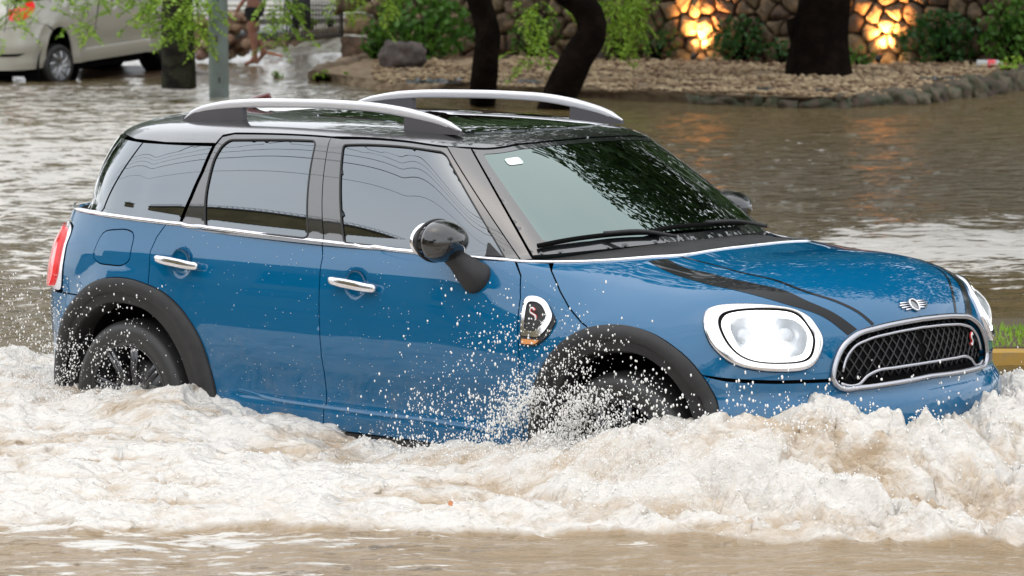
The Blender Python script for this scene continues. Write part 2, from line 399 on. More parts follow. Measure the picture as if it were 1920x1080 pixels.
# ---------------------------------------------------------------- car materials
PAINT=mat('blue_metallic_paint',(.0,.090,.205),.42,0,coat=1,coat_ior=1.62,spec=.0,noise=(900,(.0,.110,.25),.35,.65))
def splash_film(m):
    nt=m.node_tree; p=nt.nodes['Principled BSDF']; src=p.inputs['Base Color'].links[0].from_socket; tc=node(nt,'ShaderNodeTexCoord'); n=node(nt,'ShaderNodeTexNoise'); n.inputs['Scale'].default_value=7; n.inputs['Detail'].default_value=9; n.inputs['Roughness'].default_value=.75; nt.links.new(tc.outputs['Object'],n.inputs['Vector'])
    sx=node(nt,'ShaderNodeSeparateXYZ'); nt.links.new(tc.outputs['Object'],sx.inputs[0]); h=node(nt,'ShaderNodeMapRange'); h.inputs[1].default_value=.80; h.inputs[2].default_value=.36; h.inputs[3].default_value=0; h.inputs[4].default_value=.16; nt.links.new(sx.outputs['Z'],h.inputs[0])
    a=node(nt,'ShaderNodeMath',operation='ADD'); nt.links.new(n.outputs['Fac'],a.inputs[0]); nt.links.new(h.outputs[0],a.inputs[1]); r=node(nt,'ShaderNodeMapRange'); r.inputs[1].default_value=.62; r.inputs[2].default_value=.82; r.inputs[4].default_value=.18; nt.links.new(a.outputs[0],r.inputs[0])
    mx=node(nt,'ShaderNodeMix',data_type='RGBA'); mx.inputs[7].default_value=(.30,.24,.16,1); nt.links.new(src,mx.inputs[6]); nt.links.new(r.outputs[0],mx.inputs[0]); nt.links.new(mx.outputs[2],p.inputs['Base Color'])
splash_film(PAINT)
BLACKG=mat('gloss_black',(.010,.010,.011),.30,0,coat=1,coat_ior=2.4,spec=.4)
GLASS=mat('reflective_tinted_glass',(.135,.147,.158),.015,1,coat=1,coat_ior=1.5,coat_rough=0.0)
WSG=mat('windscreen_glass',(.13,.165,.155),.015,1,coat=1,coat_ior=1.5,coat_rough=0.0)
CLAD=mat('textured_black_plastic',(.022,.022,.023),.62,spec=.4,bump=(380,.25,.002),noise=(14,(.032,.031,.030),.4,.7))
RUBBER=mat('tyre_rubber',(.028,.028,.027),.45,spec=.5,bump=(160,.3,.002))
RIM=mat('black_alloy',(.03,.032,.036),.25,.5,coat=1)
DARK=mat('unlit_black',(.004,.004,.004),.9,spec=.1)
CHROME=mat('satin_chrome',(.78,.77,.80),.16,1)
ALU=mat('brushed_silver_rail',(.80,.80,.84),.42,.6,coat=.3)
FOOTG=mat('dark_grey_plastic',(.085,.080,.088),.5)
REDL=mat('red_lamp_lens',(.55,.01,.012),.08,0,coat=1,emit=(1,.02,.02),es=.45)
WHITEL=mat('clear_lamp_lens',(.75,.75,.74),.1,0,coat=1)
ORANGE=mat('orange_lens',(.75,.32,.12),.2,coat=1)
LED=mat('white_led_ring',(.9,.9,.9),.3,emit=(1,1,.96),es=1.5)
BEAM=mat('headlight_beam',(.9,.9,.9),.3,emit=(1,1,1),es=5)
REFL=mat('lamp_reflector',(.66,.69,.72),.3,.3,emit=(.9,.95,1),es=.05)  # faint glow paints the beam's light onto the bowl
LENSC=bpy.data.materials.new('headlight_cover'); LENSC.use_nodes=True
_n=LENSC.node_tree; _n.nodes.clear(); _o=node(_n,'ShaderNodeOutputMaterial');_t=node(_n,'ShaderNodeBsdfTransparent');_g1=node(_n,'ShaderNodeBsdfGlossy');_g1.inputs['Roughness'].default_value=.02;_m=node(_n,'ShaderNodeMixShader');_fr=node(_n,'ShaderNodeFresnel');_fr.inputs['IOR'].default_value=1.45
_n.links.new(_fr.outputs[0],_m.inputs[0]);_n.links.new(_t.outputs[0],_m.inputs[1]);_n.links.new(_g1.outputs[0],_m.inputs[2]);_n.links.new(_m.outputs[0],_o.inputs['Surface'])
STRIPE=mat('black_stripe',(.004,.004,.005),.4,0,coat=.45,coat_ior=1.45,spec=.1)
REDM=mat('red_mark',(.6,.03,.03),.3); WHM=mat('white_mark',(.8,.8,.8),.3)
# ---------------------------------------------------------------- the blue car
SB=body_surface(); SG,_,_=green_surface()
car=empty('blue_car',label='blue compact crossover with black roof and silver rails driving through brown flood water',category='car')
UB=float(SB.U[-1]); UG=float(SG.U[-1])
def vb(u):
    out=[]
    for a in np.atleast_1d(u):
        i=int(np.clip(round(a/(SB.U[1]-SB.U[0])),0,len(SB.U)-1)); T=SB.T[i]; x=np.interp(T[200,0],[-.6,.3,1.1,1.9],[1.112,1.085,1.062,1.045]); m=np.where((SB.V>.15)&(T[:,2]>=x-.016))[0]; out.append(SB.V[m[0]] if len(m) else .39)
    return np.array(out)
BV=lambda us:[(float(a),float(c)) for a,c in zip(us,vb(us))]
CL=[(.93,-.44),(.938,-.30),(.989,-.155),(1.094,.005),(1.18,.077),(1.267,.127),(1.36,.155),(1.446,.165),(1.54,.163),(1.625,.15),(1.749,.115),(1.872,.035),(1.952,-.06),(1.996,-.175),(2.02,-.275),(2.032,-.365),(2.04,-.44)]
CLI=[(1.075,-.44),(1.08,-.28),(1.137,-.09),(1.19,-.035),(1.254,.005),(1.34,.045),(1.427,.06),(1.52,.058),(1.619,.04),(1.742,-.035),(1.81,-.125),(1.854,-.23),(1.872,-.28),(1.885,-.37),(1.89,-.44)]
CF=[(3.712,-.44),(3.715,-.30),(3.741,-.125),(3.802,-.015),(3.887,.075),(4.003,.14),(4.119,.163),(4.235,.163),(4.363,.14),(4.47,.09),(4.535,.02),(4.572,-.05),(4.58,-.15),(4.58,-.28),(4.575,-.44)]
CFI=[(3.83,-.44),(3.835,-.25),(3.88,-.09),(3.954,.01),(4.058,.058),(4.162,.07),(4.235,.072),(4.296,.062),(4.394,.012),(4.461,-.07),(4.49,-.13),(4.505,-.25),(4.51,-.44)]
cl,cf=spl(CL,70),spl(CF,70)
def seg(c,a,b): # points of arch curve between parameters
    n=len(c); return [tuple(p) for p in c[int(a*(n-1)):int(b*(n-1))+1]]
k_=lambda c,p: int(np.argmin(np.hypot(*(c-np.array(p)).T)))
rb=k_(cl,(1.18,.077)); rd=k_(cl,(1.625,.15)); rs=k_(cl,(2.032,-.365))
panel('rear_bumper',SB,[(0,-.44)]+[tuple(p) for p in cl[:rb+1]]+[(1.0,.07),(.8,.07),(0,.07)],PAINT,car,sym=True)
panel('tailgate',SB,[(0,.07),(.70,.07),(.70,.37)]+BV(np.linspace(.72,0,12)),PAINT,car,sym=True)
FL=[(1.279,.375-.02),(1.433,.372),(1.495,.36),(1.505,.24),(1.458,.215),(1.304,.215),(1.25,.24)]
panel('quarter_panel',SB,[(1.035,.072)]+[tuple(p) for p in cl[rb:rd+1]]+[(1.619,.29),(1.635,.35)]+BV(np.linspace(1.672,.86,20))+[(.84,.44),(.80,.40),(.97,.385),(1.03,.36)],PAINT,car,holes=[dense(FL,.02,.05)])
panel('fuel_flap',SB,FL,PAINT,car,mirror=False,rnd=.05,off=.0005)
panel('rear_door',SB,[tuple(p) for p in cl[rd:rs+1]]+[(2.626,-.365),(2.644,-.12),(2.625,.20),(2.612,.325)]+BV(np.linspace(2.585,1.672,24))+[(1.635,.35),(1.619,.29)],PAINT,car,step=.018)
panel('front_door',SB,[(2.626,-.365),(3.69,-.365),(3.69,-.15),(3.683,.045),(3.65,.235),(3.61,.325)]+BV(np.linspace(3.54,2.585,24))+[(2.612,.325),(2.625,.20),(2.644,-.12)],PAINT,car,step=.018)
fh=k_(cf,(4.003,.14)); fe=k_(cf,(4.52,.045)); fs=k_(cf,(3.715,-.365))
panel('side_scuttle',SB,[(3.69,-.365)]+[tuple(p) for p in cf[fs:fh+1]]+[(3.966,.165),(3.88,.22),(3.802,.285),(3.71,.375),(3.66,.432),(3.60,.418),(3.555,.388),(3.61,.325),(3.65,.235),(3.683,.045),(3.69,-.15)],PAINT,car)
HLO=[(4.485,.265),(4.497,.315),(4.595,.345),(4.747,.345),(4.888,.305),(4.943,.245),(4.961,.19),(4.931,.125),(4.882,.095),(4.76,.088),(4.632,.10),(4.552,.145),(4.509,.20)]
def closed_spl(P,n=80):
    P=np.array(P,float); Q=np.concatenate([P[-3:],P,P[:3]]); t=np.arange(len(Q)); m=np.gradient(Q,axis=0); T=np.linspace(3,3+len(P),n,endpoint=False); k=T.astype(int); s=(T-k)[:,None]
    return (2*s**3-3*s**2+1)*Q[k]+(s**3-2*s**2+s)*m[k]+(-2*s**3+3*s**2)*Q[k+1]+(s**3-s**2)*m[k+1]
hlo=closed_spl(HLO)
rear_edge=[(4.10,SB.vend(4.10)-.001),(4.098,1.02),(4.09,.95),(4.075,.83),(4.046,.72),(3.995,.665),(3.936,.62),(3.832,.545),(3.74,.49),(3.66,.455)]
GR=[(4.992,.058),(5.004,.11),(5.046,.175),(5.107,.212),(5.23,.234),(5.36,.243),(UB,.246)]
grs=spl(GR,40)
top_u=np.linspace(UB,4.12,60)
panel('bonnet',SB,[tuple(p) for p in cf[fh:fe+1]]+[(4.60,.05),(4.723,.055),(4.86,.058)]+[tuple(p) for p in grs]+[(u,SB.vend(u)-.001) for u in top_u]+rear_edge+[(3.71,.375),(3.802,.285),(3.88,.22),(3.966,.165)],PAINT,car,holes=[hlo],sym=True,step=.02)
panel('front_bumper',SB,[tuple(p) for p in cf[fe:]]+[(UB,-.44),(UB,.028),(5.303,.02),(5.04,.012),(4.992,.05),(4.86,.05),(4.723,.047),(4.60,.042)],PAINT,car,sym=True)

CP=[(0,-.004),(.01,.010),(.05,.015),(.3,.019),(.56,.016),(.60,.008),(.64,.003),(.95,.006),(1.0,0.0),(1.02,-.03),(1.04,-.09)]
part('wheel_arch_trim',ribbon(SB,CL,CLI,CP),CLAD,car,mirror=True)
part('wheel_arch_trim',ribbon(SB,CF,CFI,CP),CLAD,car,mirror=True)
panel('sill_trim',SB,[(2.045,-.367),(3.71,-.367),(3.71,-.465),(2.05,-.465)],CLAD,car,off=.006)
us=np.linspace(.80,3.54,120); A=np.stack([us,vb(us)+.006],1); ker=np.ones(7)/7; A[3:-3,1]=np.convolve(A[:,1],ker,'valid')
A=np.concatenate([A[:-6],spl([(3.50,.392),(3.56,.405),(3.61,.43),(3.66,.452),(3.74,.488),(3.832,.543),(3.936,.618),(3.995,.663),(4.046,.718),(4.075,.83),(4.09,.95),(4.098,1.02),(4.10,SB.vend(4.10)-.001)],60)])
def strip(S,C,wd,h,n=None):
    C=np.array(C,float); t=np.gradient(C,axis=0); t/=np.linalg.norm(t,axis=1,keepdims=True)+1e-9; nn=np.stack([-t[:,1],t[:,0]],1); V=[]
    for w_,hh in ((-.5,-.002),(-.5,h*.6),(-.25,h),(.25,h),(.5,h*.6),(.5,-.002)):
        q=C+nn*wd*w_; V.append(S(q[:,0],q[:,1])+S.nrm(q[:,0],q[:,1])*hh)
    m=6; V=np.stack(V,1).reshape(-1,3); return V,[(i*m+j,(i+1)*m+j,(i+1)*m+j+1,i*m+j+1) for i in range(len(C)-1) for j in range(m-1)]
part('chrome_waistline',strip(SB,A,.017,.007),CHROME,car,mirror=True)
part('door_crease_light_line',strip(SB,spl([(2.14,-.25),(2.3,-.268),(2.626,-.277),(2.9,-.28),(3.2,-.278),(3.5,-.283),(3.62,-.27)],60),.016,.003),PAINT,car,mirror=True).name='door_light_rib'  # raised body-colour strip, shaped to catch the crease's bright line
# black inner shell, set behind the panels so the gaps read as shade
circ=lambda cu,cv,r,n=40:[(cu+r*math.cos(t),cv+r*math.sin(t)) for t in np.linspace(0,2*math.pi,n,endpoint=False)]
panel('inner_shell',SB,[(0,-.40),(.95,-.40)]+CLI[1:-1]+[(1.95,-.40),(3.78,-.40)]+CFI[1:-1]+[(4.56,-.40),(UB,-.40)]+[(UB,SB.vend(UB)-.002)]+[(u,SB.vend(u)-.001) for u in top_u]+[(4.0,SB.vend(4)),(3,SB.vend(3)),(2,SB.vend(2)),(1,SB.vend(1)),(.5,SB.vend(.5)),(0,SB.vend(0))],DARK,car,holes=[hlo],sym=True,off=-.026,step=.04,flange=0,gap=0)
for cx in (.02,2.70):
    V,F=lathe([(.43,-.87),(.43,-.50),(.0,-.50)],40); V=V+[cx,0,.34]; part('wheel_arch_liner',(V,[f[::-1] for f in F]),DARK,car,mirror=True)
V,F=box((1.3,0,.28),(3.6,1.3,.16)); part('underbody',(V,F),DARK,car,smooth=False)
# greenhouse
RQ=[(1.612,-.016),(1.580,.12),(1.560,.275),(1.574,.335),(1.605,.364),(2.185,.404),(2.218,-.016)]
FQ=[(2.414,-.016),(2.380,.408),(3.08,.53),(3.10,.515),(3.180,.06),(3.19,-.01),(3.18,-.016)]
rg=dense(RQ,.02,.03); fg=dense(FQ,.02,.02)
FRAMEB=mat('gloss_black_frame',(.008,.009,.010),.3,0,coat=1,coat_ior=2.0,spec=.3)
panel('rear_door_frame',SG,[(1.463,-.04),(1.475,.012),(1.505,.10),(1.528,.21),(1.534,.33),(1.552,.375),(1.618,.394),(2.274,.434),(2.306,-.04)],FRAMEB,car,holes=[rg],gap=.0025)
panel('front_door_frame',SG,[(2.306,-.04),(2.274,.434),(2.36,.438),(3.118,.567),(3.243,.010),(3.25,-.03)],FRAMEB,car,holes=[fg],gap=.0025)
panel('rear_door_window',SG,rg,GLASS,car,off=-.004,gap=.001)
panel('front_door_window',SG,fg,GLASS,car,off=-.004,gap=.001)
# glass run seals
for q in (rg,fg):
    C=np.concatenate([q,q[:1]]); part('window_seal',strip(SG,C,.008,.003),CLAD,car,mirror=True)
panel('mirror_sail',SG,[(3.108,-.012),(3.142,.060),(3.155,.058),(3.188,-.012)],CLAD,car,off=.004)
panel('quarter_window',SG,[(.907,-.04),(.925,.02),(1.035,.312),(1.518,.33),(1.512,.21),(1.488,.10),(1.46,.015),(1.448,-.04)],GLASS,car,off=0)
panel('rear_pillar',SG,[(.61,-.04),(.899,-.04),(.917,.018),(1.028,.312),(.80,.315),(.64,.315)],GLASS,car)
panel('rear_window',SG,[(0,-.03),(.605,-.03),(.615,.02),(.635,.315),(0,.315)],GLASS,car,sym=True)
panel('windscreen_pillar',SG,[(3.118,.575),(3.252,-.03),(3.299,-.02),(3.236,.600),(3.18,.588)],FRAMEB,car,off=.002)
panel('windscreen',SG,[(3.304,.0),(3.242,.602),(3.51,.652),(3.767,.672),(UG,.685),(UG,0)],WSG,car,sym=True,step=.03)
frit=[(3.306,.004),(3.244,.60),(3.51,.650),(3.767,.670),(UG,.683),(UG,.655),(3.767,.642),(3.50,.622),(3.30,.585),(3.285,.57),(3.37,.08),(3.42,.055),(3.8,.045),(UG,.04),(UG,.001)]
panel('windscreen_border',SG,frit,FRAMEB,car,sym=True,off=.0015,flange=0,gap=0)
panel('windscreen_sticker',SG,[(3.385,.515),(3.475,.525),(3.465,.575),(3.375,.562)],mat('pale_green_sticker',(.55,.72,.62),.5,coat=1,coat_ior=1.7,noise=(25,(.85,.88,.84),.45,.55)),car,mirror=False,off=.0022,flange=0,rnd=.02)
panel('roof',SG,[(0,.335),(.70,.335),(.845,.33),(.948,.322),(1.2,.325),(1.515,.342),(1.530,.342),(1.549,.384),(1.612,.402),(1.9,.42),(2.272,.442),(3.118,.578),(3.237,.612),(3.51,.662),(3.767,.682),(UG,.697)]+[(u,SG.vend(u)-.001) for u in np.linspace(UG,0,120)],BLACKG,car,sym=True,step=.025,flange=.03)
sun_poly=[(1.78,.735),(2.5,.715),(3.1,.765),(3.4,.79),(3.7,.80),(UG,.80)]+[(u,SG.vend(u)-.001) for u in np.linspace(UG,1.78,60)]
panel('sunroof_glass',SG,sun_poly,GLASS,car,sym=True,off=.004,flange=.01,rnd=0)
panel('cowl',SB,[(3.56,.41),(3.61,.434),(3.66,.46),(3.74,.495),(3.832,.55),(3.936,.626),(3.995,.672),(4.046,.73),(4.07,.84),(4.085,.95),(4.093,1.02),(4.095,SB.vend(4.095)-.001)]+[(u,SB.vend(u)-.001) for u in np.linspace(4.09,3.3,20)]+[(3.3,.46)],CLAD,car,sym=True,off=-.006,flange=0)
# wipers
def uvw(S,P,h): P=np.array(P,float); return S(P[:,0],P[:,1])+S.nrm(P[:,0],P[:,1])*h
wp=spl(uvw(SG,[(3.335,.035),(3.45,.052),(3.60,.058),(3.75,.052),(3.86,.04)],.018),30)
wr=empty('wiper',parent=None); wr.parent=car
part('blade',tube(wp,.010,6),DARK,wr); part('arm',tube(spl(np.array([wp[15]+[0,0,.008],wp[22]+[.05,-.02,.012],wp[29]+[.07,0,-.01]]),10),.008,6),CLAD,wr)
q=uvw(SG,[(3.80,.05),(3.95,.062),(4.05,.06)],.018); q2=uvw(SG,[(4.02,.058),(3.85,.052),(3.70,.045)],.018)*[1,-1,1]
wp=spl(np.concatenate([q,q2]),30); wr=empty('wiper'); wr.parent=car
part('blade',tube(wp,.010,6),DARK,wr); part('arm',tube(spl(np.array([wp[15]+[0,0,.01],wp[22]+[.05,0,.012],wp[29]+[.08,.04,-.01]]),10),.008,6),CLAD,wr)
# roof rails
RX=spl([(-.05,1.492),(-.01,1.512),(.05,1.532),(.16,1.552),(.36,1.570),(.61,1.578),(.89,1.580),(1.12,1.573),(1.31,1.551),(1.44,1.526),(1.535,1.496)],50)
def rail():
    r=empty('roof_rail'); r.parent=car
    P=np.stack([RX[:,0],np.full(50,-.505)+.02*np.clip((RX[:,0]-1.1)/.4,0,1)+.02*np.clip((.2-RX[:,0])/.3,0,1),RX[:,1]-.010],1)
    rr=np.interp(np.arange(50),[0,2,10,40,47,49],[.25,.7,1,1,.75,.2])
    part('bar',tube(P,rr,14,flat=(.017,.0185)),ALU,r)
    rz=lambda x: 1.478
    for a,b in ((0,12),(40,49)):
        V=[];k=b-a+1
        for s in (-.012,.012):
            for i in range(a,b+1): V.append(P[i]+[0,s,-.004])
            for i in range(a,b+1): V.append([P[i][0],P[i][1]+s,1.470])
        F=[]
        for i in range(k-1): F+=[(i,i+1,k+i+1,k+i),(2*k+i,3*k+i,3*k+i+1,2*k+i+1)]
        F+=[(0,k,3*k,2*k),(k-1,3*k-1,4*k-1,2*k-1)]
        part('foot',(V,F),FOOTG,r,smooth=False)
    return r
r=rail(); r2=empty('roof_rail'); r2.parent=car
for ch in list(r.children):
    c=ch.copy(); COL.objects.link(c); c.parent=r2; c.matrix_local=Matrix.Diagonal((1,-1,1,1))
V,F=merged([(lambda P:(P[0],P[1]))(tube([(-.20,0,1.50),(-.16,0,1.522),(-.10,0,1.545),(-.05,0,1.562),(-.035,0,1.53)],[.03,.026,.02,.012,.012],10,flat=(.5,1.0)))]); part('roof_antenna',(V,F),mat('dark_red_antenna',(.12,.02,.02),.35,coat=1),car)
# door handles
for hx,hz in ((.352,.930),(1.355,.905)):
    h=empty('door_handle'); h.parent=car
    y=-.905
    P=[(hx-.128,y-.010,hz+.012),(hx-.10,y-.018,hz+.010),(hx,y-.030,hz+.004),(hx+.10,y-.018,hz-.006),(hx+.128,y-.010,hz-.008)]
    part('grip',tube(spl(P,24),np.interp(np.arange(24),[0,2,8,16,22,23],[.5,.85,1,1,.85,.5]),14,flat=(.014,.0185)),CHROME,h)
    V,F=lathe([(.056,0),(.052,.006),(.03,.010),(0.001,.011)],28); V=V*[1,1,1]; V[:,1]=V[:,1]*.9-.893; V+= [hx+.0,0,hz+.0]; part('recess_dish',(V,F),PAINT,h)
    flip(h)
# door mirrors
MIRB=mat('black_mirror_cap',(.006,.006,.006),.1,0,coat=1,coat_ior=1.5,spec=.5)
def mirror():
    r=empty('door_mirror'); r.parent=car
    V,F=ICO[4]; V=V.copy(); f=V[:,0]; V[:,0]=np.where(f<0,f*.55,f); V[:,2]*=1-.10*V[:,1]
    V=V*[.095,.118,.079]; a=math.radians(8); V=V@np.array([[math.cos(a),math.sin(a),0],[-math.sin(a),math.cos(a),0],[0,0,1]])
    part('mirror_cap',(V+[1.88,-.965,1.108],F),MIRB,r)
    V,F=lathe([(.0,0),(.098,0),(.104,.006),(.104,.012)],32); V=np.stack([-V[:,1],V[:,0]*1.05,V[:,2]*.68],1); part('mirror_glass',(V+[1.828,-.963,1.108],F),CHROME,r)
    part('mirror_band',tube([(1.851,-.963+.112*math.cos(t),1.107+.077*math.sin(t)) for t in np.linspace(0,2*math.pi,40,endpoint=False)],.006,8,closed=True),CLAD,r)
    b=SB(3.425,.300); 
    part('mirror_foot',tube([b+[0,.03,-.02],b+[-.0,-.005,-.004],b+[-.02,-.035,.03],b+[-.05,-.05,.06],(1.90,-.955,1.065)],[.066,.063,.052,.040,.036],18),CLAD,r)
    return r
r=mirror(); r2=flip(r); r2.matrix_local=Matrix.Translation((1.80,.865,1.115))@Matrix.Diagonal((.85,-.85,.85,1))@Matrix.Translation((-1.88,.965,-1.108))
# side scuttle badge
BG=[(3.668,.238),(3.735,.243),(3.789,.222),(3.852,.16),(3.828,.095),(3.775,.055),(3.695,.052)]
panel('badge_housing',SB,BG,CLAD,car,off=.008,flange=.012,rnd=.02)
bgc=np.array([3.735,.160]); sh=lambda k,dy=0: (np.array(BG)-bgc)*k+bgc+[0,dy]
o_=dense(sh(.86,.012)*1,.02,.03); i_=dense(sh(.60,.012),.02,.02)
o_=o_[o_[:,1]>-.5]; panel('badge_frame',SB,np.array([p if p[1]>.092 else [p[0],.092] for p in o_]),CHROME,car,holes=[np.array([p if p[1]>.112 else [p[0],.112] for p in i_])],off=.014,flange=.006,step=.008,gap=.0)
panel('badge_indicator',SB,[(3.700,.084),(3.800,.084),(3.775,.062),(3.70,.060)],ORANGE,car,off=.013,flange=.004,rnd=.01,step=.01)
def letter_S(c,ax,ay,h,m,parent,bold=.16):
    t=np.linspace(0,1,22); P=[]
    for x,y in [(.8,.82),(.55,1),(.22,.9),(.15,.68),(.45,.52),(.80,.36),(.78,.12),(.45,0),(.15,.16)]: P.append((x-.5,y-.5))
    P=spl(P,22); W=np.array([c+np.array(ax)*p[0]*h*.75+np.array(ay)*p[1]*h for p in P]); return part('letter_s',tube(W,h*bold*.5,6),m,parent)
N0=SB.nrm(3.745,.175); C0=SB(3.742,.172)+N0*.013; letter_S(C0,(1,0,0),(0,-.2,1),.048,REDM,car,.22); letter_S(C0+N0*.004,(1,0,0),(0,-.2,1),.048,WHM,car,.14)
# headlights
def headlamp():
    r=empty('headlight'); r.parent=car
    inner=closed_spl([(4.552,.25),(4.577,.303),(4.711,.330),(4.845,.315),(4.915,.23),(4.922,.18),(4.894,.132),(4.796,.120),(4.68,.125),(4.607,.165)],80)
    bowl=closed_spl([(4.595,.25),(4.618,.28),(4.70,.295),(4.827,.287),(4.876,.26),(4.898,.22),(4.885,.165),(4.851,.145),(4.76,.138),(4.693,.142),(4.644,.165),(4.613,.205)],80)
    # align the three loops by angle
    c=np.array([4.75,.215])
    def ang(L,n=96):
        L=np.array(L); s=np.array([1,1.9]); d=(L-c)*s; a=np.unwrap(np.arctan2(d[:,1],d[:,0])); 
        if a[-1]<a[0]: L=L[::-1];a=a[::-1]
        T=np.linspace(0,2*math.pi,n,endpoint=False); aa=np.concatenate([a-2*math.pi,a,a+2*math.pi]); LL=np.concatenate([L]*3); o=np.argsort(aa)
        return np.stack([np.interp(T,aa[o],LL[o,0]),np.interp(T,aa[o],LL[o,1])],1)
    A,Bq,Cq=ang(hlo),ang(inner),ang(bowl); n=96
    def rings(L):
        V=np.concatenate([SB(q[:,0],q[:,1])+SB.nrm(q[:,0],q[:,1])*h for q,h in L]); F=[]
        for j in range(len(L)-1):
            for i in range(n): k=(i+1)%n; F.append((j*n+i,j*n+k,(j+1)*n+k,(j+1)*n+i))
        return V,F
    mix=lambda P,Q,t:P*(1-t)+Q*t
    part('bezel',rings([(A,-.01),(A,.008),(mix(A,Bq,.2),.014),(mix(A,Bq,.85),.012),(mix(A,Bq,1.0),.002)]),CHROME,r)
    part('groove',rings([(mix(A,Bq,.93),.008),(mix(Bq,Cq,.16),.001)]),DARK,r)
    part('daytime_ring',rings([(mix(Bq,Cq,.16),-.002),(mix(Bq,Cq,.24),.006),(mix(Bq,Cq,.75),.006),(mix(Bq,Cq,.98),-.002)]),LED,r)
    cc=np.array([4.75,.215])
    part('reflector',rings([(mix(Bq,Cq,.97),.0),(mix(Cq,cc,.05),-.02),(mix(Cq,cc,.35),-.05),(mix(Cq,cc,.7),-.065),(mix(Cq,cc,.97),-.07)]),REFL,r)
    Nn=SB.nrm(4.75,.215); X=SB(4.725,.205); a=Nn/np.linalg.norm(Nn)
    def disc(u,v,rad,h,m,nm,sq=1):
        X=SB(u,v)+a*h; t1=np.cross(a,[0,0,1]); t1/=np.linalg.norm(t1); t2=np.cross(t1,a)
        V,F=ICO[3]; V=V[:,0:1]*t1*rad+V[:,1:2]*t2*rad*sq+V[:,2:3]*a*rad*.55; part(nm,(V+X,F),m,r)
    disc(4.735,.205,.046,-.035,BEAM,'projector_lens'); disc(4.815,.232,.030,-.03,REFL,'reflector_cup'); disc(4.66,.225,.03,-.035,REFL,'reflector_cup')
    disc(4.805,.180,.022,-.03,BEAM,'beam_led')
    V,F=rings([(mix(Bq,Cq,.95),.004),(mix(Cq,cc,.3),.012),(mix(Cq,cc,.7),.018),(mix(Cq,cc,.98),.019)]); part('cover_glass',(V,F),LENSC,r)
    return r
r=headlamp(); flip(r)
# tail lamps
tl=[(.70,.085),(.93,.085),(.97,.15),(.975,.30),(.93,.355),(.74,.36),(.70,.30)]
panel('tail_lamp_surround',SB,[(.705,.075),(1.03,.078),(1.03,.355),(.965,.383),(.715,.375)],CHROME,car,off=.004,rnd=.03,flange=.02)
panel('tail_lamp_lens',SB,tl,REDL,car,off=.020,rnd=.06,flange=.022)
# grille
gz=empty('grille'); gz.parent=car; GCH=mat('dark_chrome',(.42,.42,.45),.22,1)
gl=np.concatenate([grs,[(UB,.03)],[(5.303,.022),(5.04,.014)]]); 
panel('grille_back',SB,[tuple(p) for p in grs]+[(UB,.025),(5.303,.018),(5.04,.012)],DARK,gz,sym=True,off=-.035,flange=0,gap=0)
def mirror_pts(S,P,h):
    a=uvw(S,P,h); return np.concatenate([a,(a*[1,-1,1])[::-1][1:]])
top=spl([(4.996,.060),(5.006,.108),(5.046,.172),(5.105,.207),(5.23,.229),(5.36,.238),(UB,.241)],40); bot=spl([(UB,.030),(5.303,.024),(5.10,.020),(5.045,.020),(5.012,.035),(4.996,.060)],24)
loop=np.concatenate([top[:-1],bot[:-1]])
fr=uvw(SB,loop,.004); 
full=np.concatenate([uvw(SB,top,.006),(uvw(SB,top,.006)*[1,-1,1])[::-1][1:],(uvw(SB,bot,.006)*[1,-1,1])[::-1],uvw(SB,bot,.006)[1:-1]])
def tube_sym(P,r,closed=False,**k): return tube(P,r,8,closed=closed,**k)
# order: right side low corner -> up/over -> left low corner -> along the bottom back
R_=uvw(SB,top,.006); L_=(R_*[1,-1,1])[::-1]; Bt=uvw(SB,bot,.006)
path=np.concatenate([R_,L_[1:],(Bt[::-1]*[1,-1,1])[1:-1],Bt[:-1]])
part('chrome_frame',tube(path,.0115,8,closed=True),GCH,gz)
t2=spl([(5.045,.082),(5.06,.125),(5.105,.170),(5.17,.190),(5.30,.205),(UB,.212)],30); a2=uvw(SB,t2,-.004); part('inner_chrome_bar',tube(np.concatenate([a2,(a2*[1,-1,1])[::-1][1:]]),.0065,8),GCH,gz)
t3=spl([(5.035,.040),(5.07,.030),(5.12,.033),(5.155,.058),(5.199,.073),(5.30,.078),(UB,.080)],36); a3=uvw(SB,t3,-.002); part('lower_chrome_bar',tube(np.concatenate([a3,(a3*[1,-1,1])[::-1][1:]]),.007,8),GCH,gz)
bars=[]
for k in range(-12,22):
    for s in (1,-1):
        P=[]
        for t in np.linspace(0,1,9):
            u=5.0+.045*k+s*t*.17; v=.02+t*.21; P.append((u,v))
        P=np.array(P); ins=pip(P,np.array([tuple(p) for p in grs]+[(UB,.03),(5.04,.02)])); P=P[ins]
        if len(P)>1: bars.append(tube(uvw(SB,P,-.022),.0035,5))
m_=merged(bars); o=part('mesh_lattice',m_,mat('grille_black',(.012,.012,.013),.4),gz,kind='stuff'); flip(o)
cS=SB(5.16,.135)*[1,-1,1]+SB.nrm(5.16,.135)*[1,-1,1]*.008; letter_S(cS,(-.35,.9,0),(0,0,1),.045,REDM,gz,.22); letter_S(cS+[.004,.0,0],(-.35,.9,0),(0,0,1),.045,WHM,gz,.12)
